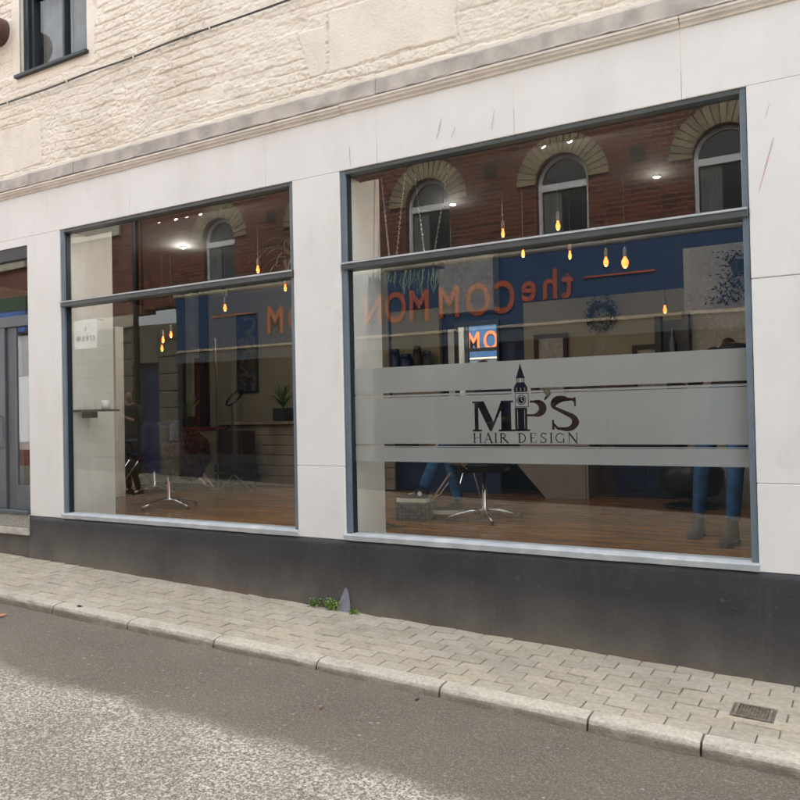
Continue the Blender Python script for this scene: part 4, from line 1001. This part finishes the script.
# pendant bulbs
def glow(t, loc, e, c):
    l = bpy.data.lights.new('lamp_light', 'POINT'); l.energy = e; l.color = c; l.shadow_soft_size = .012
    lo = bpy.data.objects.new('lamp_light', l); COL.objects.link(lo); lo.parent = t; lo.location = loc
def pendant(x, y, z, label, s=1.0):
    s *= .52; t = thing('pendant_bulb', label, 'lamp', (x, y, z), group='amber pendant bulbs')
    obj('cord', T([(0, 0, .13*s), (0, 0, CZ-z)], .0025, 5), 'blackmetal', t)
    obj('socket', LA([(.012, .045), (.015, .055), (.015, .10), (.006, .12)], 12), 'iron', t)
    obj('bulb', LA([(.006, -.065*s), (.026*s, -.05*s), (.037*s, -.012*s), (.034*s, .015*s), (.018*s, .032), (.010, .042)], 14), 'bulb', t, smooth=True); glow(t, (0, 0, -.085*s), .09, (1, .68, .38))
for x, y, z, s, lb in ((-2.689, 1.587, 3.1, .8, 'small amber bulb above the transom, left of the middle arch reflection'), (-2.20, 1.582, 3.1, 1, 'amber bulb above the transom in front of the middle arched window'),
        (-2.556, 1.70, 2.93, .8, 'dim amber bulb just under the transom, leftmost of its row'), (-2.202, 1.872, 2.9, .75, 'small amber bulb under the transom, second of its row from the left'), (-1.952, 2.068, 2.85, 1.15, 'amber bulb left of the largest one'),
        (-1.672, 1.62, 2.75, 1.45, 'largest and brightest amber bulb in the right window'), (-1.659, 2.921, 2.5, .9, 'yellow bulb low in front of the cream wall'), (-5.259, 1.423, 3.05, .9, 'amber bulb beside the spider plant leaves'),
        (-5.30, 1.9, 2.93, .8, 'amber bulb straight under the left transom'), (-6.178, 1.929, 2.8, 1, 'amber bulb in front of the cream wall, left window'), (-7.099, 1.876, 2.5, .9, 'lowest but one of three bulbs clustered at the left'), (-6.973, 1.88, 2.55, .9, 'right bulb of the three clustered at the left'), (-7.381, 2.119, 2.43, .9, 'lowest of three bulbs clustered at the left')):
    pendant(x, y, z, lb, s)
for x, y, lb in ((-3.274, 1.817, 'round white ceiling light beside the hanging chains'), (-1.497, 2.006, 'round white ceiling light at the right of the right window'), (-6.601, 1.726, 'round white ceiling light in the left window')):
    t = thing('ceiling_light', lb, 'lamp', (x, y, CZ), group='round ceiling lights')
    obj('rim', LA([(.027, -.014), (.031, -.012), (.031, 0), (.027, 0)], 18), 'upvc', t); obj('diffuser', LA([(.012, -.020), (.024, -.015), (.024, -.001)], 18), 'lamp', t); glow(t, (0, 0, -.09), 2.8 if x < -5 else .6, (1, .93, .82))
for i, (x, y, lb) in enumerate(((-5.647, .40, 'unlit spotlight, leftmost of four under the ceiling'), (-5.433, .40, 'lit spotlight, second of four from the left'), (-5.287, .40, 'unlit spotlight, third of four from the left'), (-5.13, .40, 'lit spotlight, rightmost of four under the ceiling'), (-1.952, .41, 'left spotlight of the pair in the right window'), (-1.765, .41, 'right spotlight of the pair in the right window'))):
    t = thing('spotlight', lb, 'lamp', (x, y, 3.49), group='ceiling spotlights'); t.rotation_euler = (R(28), R(-32), 0)
    obj('can', LA([(.026, -.13), (.028, -.125), (.028, -.03), (.01, -.02), (.008, .0)], 14), 'upvc', t, smooth=True)
    obj('lens', LA([(.008, -.134), (.024, -.132), (.024, -.131)], 14), 'lamp' if i in (1, 3, 4, 5) else 'upvc', t)
    if i in (1, 3, 4, 5): glow(t, (0, 0, -.150), 2.0, (1, .92, .8))

# hanging planter on chains
hp2 = thing('hanging_planter', 'trough of trailing plants hung on chains just inside the right window', 'planter', (0, 0, 0))
def link_mesh():
    bm = bmesh.new(); pts = [(math.cos(a)*.006, 0, math.sin(a)*.013) for a in [2*PI*k/10 for k in range(11)]]; tube(bm, pts, .0018, 4, False)
    me = bpy.data.meshes.new('chain_link'); bm.to_mesh(me); bm.free(); me.materials.append(MT['chrome']); return me
lk = link_mesh()
def chain(a, b):
    ch = bmesh.new(); a = Vector(a); b = Vector(b); L = (b-a).length; n_ = int(L/.019); d = (b-a).normalized(); qd = d.to_track_quat('Z', 'Y').to_matrix().to_4x4()
    for i in range(n_):
        tmp = bmesh.new(); tmp.from_mesh(lk); M_ = Matrix.Translation(a+d*(i+.5)*.019) @ qd @ Matrix.Rotation(PI/2*(i % 2), 4, 'Z')
        bmesh.ops.transform(tmp, matrix=M_, verts=tmp.verts); me_ = bpy.data.meshes.new('t'); tmp.to_mesh(me_); tmp.free(); ch.from_mesh(me_); bpy.data.meshes.remove(me_)
    obj('chain', ch, 'chrome', hp2)
chain((-3.255, .55, 3.49), (-3.155, .50, 2.70)); chain((-3.03, .55, 3.49), (-3.11, .50, 2.70)); chain((-3.0, .62, 3.49), (-2.86, .52, 2.70)); chain((-2.68, .60, 3.49), (-2.80, .52, 2.70))
obj('trough', B(-3.18, -2.74, .44, .60, 2.668, 2.715, .004), 'blackmetal', hp2)
bm = bmesh.new()
for i in range(46):
    x = random.uniform(-3.17, -2.76); y = random.uniform(.42, .6); L_ = random.uniform(.03, .17); pts = [(x, y, 2.66), (x+random.gauss(0, .012), y-.02, 2.63-L_*.5), (x+random.gauss(0, .016), y-.02, 2.63-L_)]
    tube(bm, pts, [.0028, .0024, .0014], 4)
obj('trailing_stems', bm, 'paleleaf', hp2)
spp = thing('spider_plant', 'spider plant arching out beside the middle pillar in the left window', 'plant', (-4.00, .42, 2.84))
obj('pot', LA([(.07, -.12), (.10, 0), (.095, .005)], 18), 'pot', spp); obj('hanger', T([(0, 0, 0), (0, 0, .64)], .003, 5), 'blackmetal', spp)
leaves(spp, (0, 0, 0), 42, [(.36, .014, (1.0, -.9)), (.46, .013, (1.2, -1.1)), (.28, .012, (1.4, -.3))], 'paleleaf', .1)
leaves(spp, (0, 0, -.02), 12, [(.42, .012, (.5, -1.8))], 'paleleaf', .1)

# ------------------------------------------------------------------ PEOPLE
def person(name, label, nodes_, edges_, mats, shoes=(), hair=None, group=None, extra=None):
    """nodes_: key -> (pos, radius, material index); one skinned body"""
    t = thing(name, label, 'person', (0, 0, 0))
    keys = list(nodes_); me = bpy.data.meshes.new('skeleton')
    me.from_pydata([nodes_[k][0] for k in keys], [(keys.index(a), keys.index(b)) for a, b in edges_], [])
    o = bpy.data.objects.new('skeleton', me); COL.objects.link(o)
    sk_ = o.modifiers.new('s', 'SKIN'); sk_.use_smooth_shade = True; sub_ = o.modifiers.new('u', 'SUBSURF'); sub_.levels = 2; sub_.render_levels = 2
    for i, k in enumerate(keys):
        r_ = nodes_[k][1]; d = me.skin_vertices[0].data[i]; d.radius = r_ if isinstance(r_, tuple) else (r_, r_); d.use_root = (k == 'pelvis')
    dg = bpy.context.evaluated_depsgraph_get(); me2 = bpy.data.meshes.new_from_object(o.evaluated_get(dg)); bpy.data.objects.remove(o)
    me2.materials.clear()
    for m_ in mats: me2.materials.append(MT[m_])
    P_ = np.array([nodes_[k][0] for k in keys]); segs = [(np.array(nodes_[a][0]), np.array(nodes_[b][0]), nodes_[a][2], nodes_[b][2]) for a, b in edges_]
    for f in me2.polygons:
        c = np.array(f.center); best = 9; mi = 0
        for a, b, ma, mb in segs:
            e = b-a; tt = min(1, max(0, float((c-a)@e/(e@e+1e-9)))); d = np.linalg.norm(c-a-e*tt)
            if d < best: best = d; mi = ma if tt < .5 else mb
        f.material_index = mi; f.use_smooth = True
    if hair:
        H_, F2 = np.array(hair[0]), np.array(hair[1])/np.linalg.norm(hair[1])
        for f in me2.polygons:
            c = np.array(f.center)-H_
            if np.linalg.norm(c) < .17 and c[2] > -.11 and (c@F2 < .015 or c[2] > .055): f.material_index = 3
    ob = obj('body', me2, None, t)
    return t
def human(pel, hips, knees, ankles, toes, chest, neck, head, sh, el, wr_, face):
    N = {}; E_ = []
    def nd(k, p, r, m_): N[k] = (tuple(p), r, m_)
    nd('pelvis', pel, (.155, .12), 0); nd('waist', Vector(pel)*.55+Vector(chest)*.45, (.135, .11), 1); nd('chest', chest, (.16, .12), 1); nd('neck0', Vector(neck)*.7+Vector(chest)*.3, (.10, .08), 1); nd('neck', neck, .052, 2)
    H = Vector(head); F_ = Vector(face).normalized(); up = (H-Vector(neck)).normalized()
    nd('chin', H-up*.06+F_*.03, (.062, .060), 2); nd('head', H+up*.02, (.076, .088), 2); nd('crown', H+up*.095-F_*.01, (.058, .066), 3)
    nd('nose', H-up*.01+F_*.095, .013, 2)
    E_ += [('pelvis', 'waist'), ('waist', 'chest'), ('chest', 'neck0'), ('neck0', 'neck'), ('neck', 'chin'), ('chin', 'head'), ('head', 'crown'), ('head', 'nose')]
    for i, s in enumerate('lr'):
        nd('hip'+s, hips[i], .092, 0); nd('th'+s, (Vector(hips[i])+Vector(knees[i]))/2, .080, 0); nd('kn'+s, knees[i], .060, 0); nd('cf'+s, Vector(knees[i])*.62+Vector(ankles[i])*.38, .056, 0); nd('an'+s, ankles[i], .046, 0)
        E_ += [('pelvis', 'hip'+s), ('hip'+s, 'th'+s), ('th'+s, 'kn'+s), ('kn'+s, 'cf'+s), ('cf'+s, 'an'+s)]
        nd('sh'+s, sh[i], .062, 1); nd('el'+s, el[i], .042, 1); nd('wr'+s, wr_[i], .028, 2)
        E_ += [('neck0', 'sh'+s), ('sh'+s, 'el'+s), ('el'+s, 'wr'+s)]
        d = (Vector(wr_[i])-Vector(el[i])).normalized(); side = d.cross(Vector((0, 0, 1))); side = side.normalized() if side.length > .1 else Vector((1, 0, 0)); nrm = side.cross(d)
        pm_ = Vector(wr_[i])+d*.06; nd('pm'+s, pm_, (.034, .018), 2); E_.append(('wr'+s, 'pm'+s))
        for k, (o_, L_) in enumerate(((-.027, .062), (-.009, .072), (.009, .068), (.027, .052))):
            a = pm_+d*.035+side*o_; nd('f%s%d' % (s, k), a, .009, 2); nd('g%s%d' % (s, k), a+d*L_*.6-nrm*.01, .0085, 2); nd('h%s%d' % (s, k), a+d*L_-nrm*.03, .0075, 2)
            E_ += [('pm'+s, 'f%s%d' % (s, k)), ('f%s%d' % (s, k), 'g%s%d' % (s, k)), ('g%s%d' % (s, k), 'h%s%d' % (s, k))]
        nd('t1'+s, pm_-side*.045, .010, 2); nd('t2'+s, pm_-side*.058+d*.035, .0085, 2); E_ += [('pm'+s, 't1'+s), ('t1'+s, 't2'+s)]
    return N, E_
def shoe(parent, heel, toe, m_upper, m_sole, high=.11, sole=.028, extra=False):
    h = Vector(heel); d = (Vector(toe)-h); L = d.length; rz = math.atan2(d.y, d.x)
    prof = [(0, .036), (.15, .040), (.35, .036), (.6, .044), (.85, .040), (1, .018)]
    hts = [high, high, high*.95, .062, .050, .035]
    bm = bmesh.new(); rs = []
    for (t, w), ht in zip(prof, hts):
        x = t*L; rs.append([bm.verts.new((x, w*math.cos(a), sole+max(0, math.sin(a))*(ht-sole))) for a in [PI*k/8 for k in range(9)]])
    for a, b in zip(rs, rs[1:]):
        for k in range(8): bm.faces.new((a[k], a[k+1], b[k+1], b[k]))
    bm.faces.new(rs[0]); bm.faces.new(rs[-1][::-1])
    u = obj('shoe', bm, m_upper, parent, loc=tuple(h), rz=rz, smooth=True)
    bm = bmesh.new(); o1 = [(t*L+(.008 if t == 1 else (-.006 if t == 0 else 0)), w+.005) for t, w in prof]; ring = [(x, w) for x, w in o1]+[(x, -w) for x, w in reversed(o1)]
    a = [bm.verts.new((x, y, 0)) for x, y in ring]; b = [bm.verts.new((x, y, sole+.004)) for x, y in ring]
    bm.faces.new(a[::-1]); bm.faces.new(b)
    for k in range(len(ring)): bm.faces.new((a[k], a[(k+1) % len(ring)], b[(k+1) % len(ring)], b[k]))
    obj('sole', bm, m_sole, u)
    if extra:
        bm = bmesh.new(); lathe(bm, [(.020, 0), (.020, .003)], 16); bmesh.ops.rotate(bm, verts=bm.verts, matrix=Matrix.Rotation(R(90), 3, 'X')); bmesh.ops.translate(bm, verts=bm.verts, vec=(.055, .0415, .078)); obj('ankle_patch', bm, 'white_ceramic', u)
        for k in range(4): obj('lace', B(.095+k*.022, .101+k*.022, -.02, .02, .088-k*.007, .096-k*.007), 'white_ceramic', u)
        obj('toe_cap', B(.225, .262, -.024, .024, .022, .042, .008, 2), 'rubber', u, smooth=True)
# seated client: sits in chair c2 facing left (-x), foot up on the crate
z = FZ
N, E_ = human((-2.93, 1.62, z+.62), [(-3.0, 1.53, z+.60), (-3.0, 1.71, z+.60)], [(-3.22, 1.40, z+.66), (-3.34, 1.74, z+.56)], [(-3.40, 1.36, z+.27), (-3.17, 1.60, z+.14)], None, (-2.86, 1.62, z+1.0), (-2.87, 1.62, z+1.17), (-2.90, 1.62, z+1.30),
    [(-2.86, 1.42, z+1.10), (-2.86, 1.82, z+1.10)], [(-2.92, 1.36, z+.84), (-2.92, 1.88, z+.84)], [(-3.14, 1.40, z+.74), (-3.14, 1.80, z+.74)], (-1, 0, 0))
p1 = person('person', 'seated person in blue jeans resting a black canvas shoe on the woven crate', N, E_, ['jeans', 'blacktop', 'skin', 'hair'], hair=((-2.90, 1.62, z+1.32), (-1, 0, 0)))
shoe(p1, (-3.35, 1.36, z+.160), (-3.63, 1.34, z+.160), 'canvas', 'rubber', .12, .03, True)
shoe(p1, (-3.13, 1.60, z+.045), (-3.36, 1.50, z+.02), 'canvas', 'rubber', .10, .03)
# standing person bending over at the right
N, E_ = human((-.95, 1.50, z+.93), [(-1.03, 1.46, z+.90), (-.84, 1.42, z+.90)], [(-1.09, 1.36, z+.50), (-.84, 1.18, z+.50)], [(-1.13, 1.40, z+.13), (-.86, 1.14, z+.13)], None, (-.90, 1.72, z+1.26), (-.93, 1.88, z+1.38), (-.98, 2.00, z+1.42),
    [(-1.10, 1.80, z+1.34), (-.74, 1.78, z+1.34)], [(-1.22, 2.0, z+1.12), (-.80, 2.06, z+1.12)], [(-1.36, 2.2, z+1.16), (-1.1, 2.28, z+1.16)], (-.3, 1, -.4))
p2 = person('person', 'standing person in blue jeans and grey boots at the right end of the window', N, E_, ['jeans', 'blacktop', 'skin', 'hair'], hair=((-.98, 2.0, z+1.44), (-.3, 1, -.4)))
shoe(p2, (-1.13, 1.46, z), (-1.15, 1.20, z), 'boot', 'boot', .20); shoe(p2, (-.86, 1.20, z), (-.89, .94, z), 'boot', 'boot', .20)
# passer-by further up the street (seen only as a reflection in the left window)
X_, Y_ = -10.4, -4.16; z = pav(X_, -.97)-.055
N, E_ = human((X_, Y_, z+.95), [(X_-.09, Y_, z+.92), (X_+.09, Y_, z+.92)], [(X_-.10, Y_+.03, z+.50), (X_+.11, Y_+.10, z+.50)], [(X_-.10, Y_, z+.10), (X_+.12, Y_, z+.10)], None, (X_, Y_, z+1.30), (X_, Y_+.01, z+1.50), (X_, Y_+.03, z+1.62),
    [(X_-.19, Y_, z+1.42), (X_+.19, Y_, z+1.42)], [(X_-.26, Y_+.02, z+1.14), (X_+.26, Y_+.04, z+1.16)], [(X_-.22, Y_+.16, z+.92), (X_+.14, Y_+.28, z+1.28)], (0, 1, 0))
p3 = person('person', 'person in dark hooded top walking in the street up the hill', N, E_, ['blacktop', 'blacktop', 'skin', 'hair'], hair=((X_, Y_+.03, z+1.64), (0, 1, 0)))
shoe(p3, (X_-.10, Y_-.07, z), (X_-.11, Y_+.18, z), 'canvas', 'rubber'); shoe(p3, (X_+.12, Y_-.07, z), (X_+.14, Y_+.18, z), 'canvas', 'rubber')

# ------------------------------------------------------------------ OVER THE ROAD (built where it stands; seen in the glass)
YO = -7.0
ob_ = thing('brick_building', 'red brick building with arched windows over a dark blue shop fascia, across the street', 'building', (0, 0, 0))
ARCH = [-11.13, -8.75, -6.40, -4.06, -1.72, .62, 2.96]
WR, SPZ, WB = .42, 5.10, 4.22
# wall with arched openings: piers, head panels
bm = bmesh.new(); edges = [-13.3]+[v for a in ARCH for v in (a-WR, a+WR)]+[5.5]
for i in range(0, len(edges), 2): box(bm, edges[i], edges[i+1], YO-.35, YO, 3.9, 8.2)
for a in ARCH:
    box(bm, a-WR, a+WR, YO-.35, YO, 3.9, WB); n_ = 16
    for k in range(n_):
        a0, a1 = PI*k/n_, PI*(k+1)/n_
        xa, xb_ = a+WR*math.cos(a0), a+WR*math.cos(a1); za, zb = SPZ+WR*math.sin(a0), SPZ+WR*math.sin(a1)
        P8 = [(xa, za), (xb_, zb), (xb_, 8.2), (xa, 8.2)]
        f1 = [bm.verts.new((x, YO, z_)) for x, z_ in P8]; f2 = [bm.verts.new((x, YO-.35, z_)) for x, z_ in P8]
        bm.faces.new(f1); bm.faces.new(f2[::-1]); bm.faces.new((f1[0], f2[0], f2[1], f1[1]))
bmesh.ops.recalc_face_normals(bm, faces=bm.faces[:]); obj('brick_wall', bm, 'brick', ob_)
vm = None; NV = 19
def vous():
    bm = bmesh.new(); a0 = -PI/NV/2*.88; a1 = -a0; r0, r1 = WR+.004, .735
    P4 = [(r0*math.sin(a0), r0*math.cos(a0)), (r1*math.sin(a0), r1*math.cos(a0)), (r1*math.sin(a1), r1*math.cos(a1)), (r0*math.sin(a1), r0*math.cos(a1))]
    f1 = [bm.verts.new((x, .03, z_)) for x, z_ in P4]; f2 = [bm.verts.new((x, -.02, z_)) for x, z_ in P4]
    bm.faces.new(f1); bm.faces.new(f2[::-1])
    for k in range(4): bm.faces.new((f1[k], f1[(k+1) % 4], f2[(k+1) % 4], f2[k]))
    bmesh.ops.recalc_face_normals(bm, faces=bm.faces[:]); me = bpy.data.meshes.new('voussoir'); bm.to_mesh(me); bm.free(); me.materials.append(MT['voussoir']); return me
vm = vous()
for a in ARCH:
    ar = thing('arched_window', '', 'x', (a, YO, SPZ)); ar.parent = ob_
    for k in ('label', 'category'):
        if k in ar: del ar[k]
    for k in range(NV):
        an = -PI/2+PI*(k+.5)/NV
        o = bpy.data.objects.new('voussoir', vm); COL.objects.link(o); o.parent = ar; o.rotation_euler = (0, an, 0)
    bm = bmesh.new(); ri, ro = WR-.055, WR-.002
    box(bm, -ro, -ri, -.16, -.10, WB-SPZ, 0); box(bm, ri, ro, -.16, -.10, WB-SPZ, 0)
    box(bm, -ri, ri, -.16, -.095, -.10, .0); box(bm, -ri, ri, -.16, -.10, WB-SPZ, WB-SPZ+.06)
    for k in range(16):
        a0, a1 = PI*k/16, PI*(k+1)/16
        P4 = [(ri*math.cos(a0), ri*math.sin(a0)), (ro*math.cos(a0), ro*math.sin(a0)), (ro*math.cos(a1), ro*math.sin(a1)), (ri*math.cos(a1), ri*math.sin(a1))]
        f1 = [bm.verts.new((x, -.105, z_)) for x, z_ in P4]; f2 = [bm.verts.new((x, -.16, z_)) for x, z_ in P4]
        bm.faces.new(f1); bm.faces.new((f1[0], f1[3], f2[3], f2[0]))
    bmesh.ops.recalc_face_normals(bm, faces=bm.faces[:]); obj('frame', bm, 'upvc', ar)
    obj('pane', B(-WR, WR, -.150, -.140, WB-SPZ, WR), 'sky_glass', ar)
    bm = bmesh.new(); vs = []
    for i in range(25):
        x = -.34+.30*i/24; yy = -.132+.006*math.sin(i*1.6); vs.append((bm.verts.new((x, yy, WB-SPZ+.06)), bm.verts.new((x, yy, -.10))))
    for p, r_ in zip(vs, vs[1:]): bm.faces.new((p[0], r_[0], r_[1], p[1]))
    obj('curtain', bm, mat('dim_curtain', (.15, .17, .165), .9) if a == ARCH[0] else bpy.data.materials['dim_curtain'], ar)
for x, z_ in ((-2.90, 5.30), (-5.24, 5.44), (-9.80, 5.36), (-7.6, 5.4), (-.55, 5.3)):
    bm = bmesh.new(); box(bm, x-.11, x+.11, YO, YO+.012, z_-.11, z_+.11)
    for i in range(3):
        for j in range(3): box(bm, x-.09+i*.063, x-.045+i*.063, YO+.012, YO+.02, z_-.09+j*.063, z_-.045+j*.063)
    obj('vent_brick', bm, 'dark', ob_)
bm = extrude_x([(YO-.05, 4.02), (YO+.10, 4.02), (YO+.12, 4.05), (YO+.12, 4.14), (YO+.06, 4.17), (YO-.05, 4.17)], -12.3, 5.5); obj('string_course', bm, 'buff', ob_)
obj('fascia_board', B(-12.25, 5.5, YO-.1, YO+.10, 2.95, 4.01, .005), 'signblue', ob_)
def letter(ch, x, z_, size, sx_=.80, m_='orange', parent=None, y=YO+.10, off=.02):
    cu = bpy.data.curves.new('t', 'FONT'); cu.body = ch; cu.size = size; cu.extrude = .012; cu.offset = off; cu.align_x = 'CENTER'; cu.resolution_u = 6
    o = bpy.data.objects.new('t', cu); COL.objects.link(o); dg = bpy.context.evaluated_depsgraph_get(); me = bpy.data.meshes.new_from_object(o.evaluated_get(dg)); bpy.data.objects.remove(o)
    me.materials.clear(); q_ = obj('letter', me, m_, parent); q_.rotation_euler = (R(90), 0, R(180)); q_.location = (x, y+.014, z_); q_.scale = (sx_, 1, 1); return q_
for ch, x in zip('the', (-3.97, -4.24, -4.58)): letter(ch, x, 3.30, .64, .85, parent=ob_, off=.010)
for ch, x in zip('COMMON', (-5.00, -5.46, -5.98, -6.53, -7.00, -7.46)): letter(ch, x, 3.15, .72, .76, parent=ob_, off=.012)
for ch, x in zip('ROOM', (-8.16, -8.62, -9.12, -9.64)): letter(ch, x, 3.15, .72, .76, parent=ob_, off=.012)
for a, b in ((-3.70, -2.67), (-11.25, -10.15)): obj('sign_bar', B(a, b, YO+.10, YO+.125, 3.552, 3.578), 'orange', ob_)
# shopfront under the fascia
bm = bmesh.new()
for x in [-12.2+i*1.45 for i in range(13)]: box(bm, x-.06, x+.06, YO-.12, YO+.04, .0, 2.68)
obj('mullions', bm, 'black', ob_)
obj('shopfront_head', B(-12.25, 5.5, YO-.12, YO+.07, 2.68, 2.948), 'door', ob_)
obj('shopfront_cornice', B(-12.25, 5.5, YO+.071, YO+.10, 2.90, 2.946), 'buff', ob_)
obj('shop_glass', B(-12.2, 5.5, YO-.10, YO-.09, .6, 2.68), 'dark_glass', ob_)
obj('stall_riser', B(-12.25, 5.5, YO-.12, YO+.045, -.3, .85), 'black', ob_)
obj('rain_pipe', T([(-13.42, YO+.10, .0), (-13.42, YO+.10, 8.2)], .06, 10), 'blackmetal', ob_, smooth=True)
# neighbour: brighter brick over cream rusticated ground floor with blue door
nb = thing('brick_building', 'brick building with cream banded ground floor and blue door, across the street up the hill', 'building', (0, 0, 0))
obj('brick_wall', B(-17.0, -13.32, YO-.35, YO+.05, 3.82, 8.2), 'brick2', nb)
for a in ((-15.5, -13.9, 5.55, 5.80), (-16.9, -13.45, 3.55, 3.80)): obj('stone_lintel', B(a[0], a[1], YO+.05, YO+.12, a[2], a[3]), 'buff', nb)
for i in range(9):
    z_ = .4+i*.35
    for a, b in ((-17.0, -13.60), (-12.85, -12.26)): obj('stone_band', B(a, b, YO-.3, YO+.06, z_+.006, z_+.344, .015), 'banding', nb)
obj('stone_band', B(-13.60, -12.85, YO-.3, YO+.06, 2.75, 3.545, .01), 'banding', nb)
obj('door', B(-13.60, -12.85, YO-.1, YO-.04, .4, 2.75), 'doorblue', nb)
sg = thing('hanging_sign', 'square white sign reading cream with a small drop above the word, across the street', 'sign', (0, 0, 0))
obj('board', B(-14.80, -14.08, YO+.55, YO+.58, 3.10, 3.72, .003), 'upvc', sg); obj('bracket', B(-14.46, -14.42, YO+.05, YO+.55, 3.74, 3.77), 'blackmetal', sg)
for ch, x in zip('cream', (-14.165, -14.26, -14.37, -14.49, -14.65)): letter(ch, x, 3.27, .23, .62, 'blackmetal', sg, YO+.575, .0)
bm = LA([(.002, .10), (.02, .06), (.032, .03), (.025, .0), (.004, -.01)], 12); o = obj('drop', bm, 'blackmetal', sg, loc=(-14.44, YO+.585, 3.50)); o.scale = (1, .3, 1)
n3 = thing('shop_building', 'brick shop with green and blue fascia boards, further up the hill', 'building', (0, 0, 0))
obj('brick_wall', B(-26, -17.02, YO-.35, YO+.05, -.2, 8.2), 'brick2', n3)
obj('fascia_board', B(-25, -17.1, YO+.05, YO+.15, 4.20, 4.52), 'green', n3); obj('fascia_board', B(-25, -17.1, YO+.05, YO+.17, 3.68, 4.18), 'midblue', n3)
obj('shop_window', B(-25, -17.1, YO+.05, YO+.08, 1.1, 3.6), 'upvc', n3)
obj('string_course', B(-25, -17.1, YO+.05, YO+.14, 5.2, 5.6), 'buff', n3)
bm = bmesh.new(); box(bm, -60, 40, -60, 60, -1.6, -1.5); o = tag(obj('ground', bm, 'sand'), kind='structure')
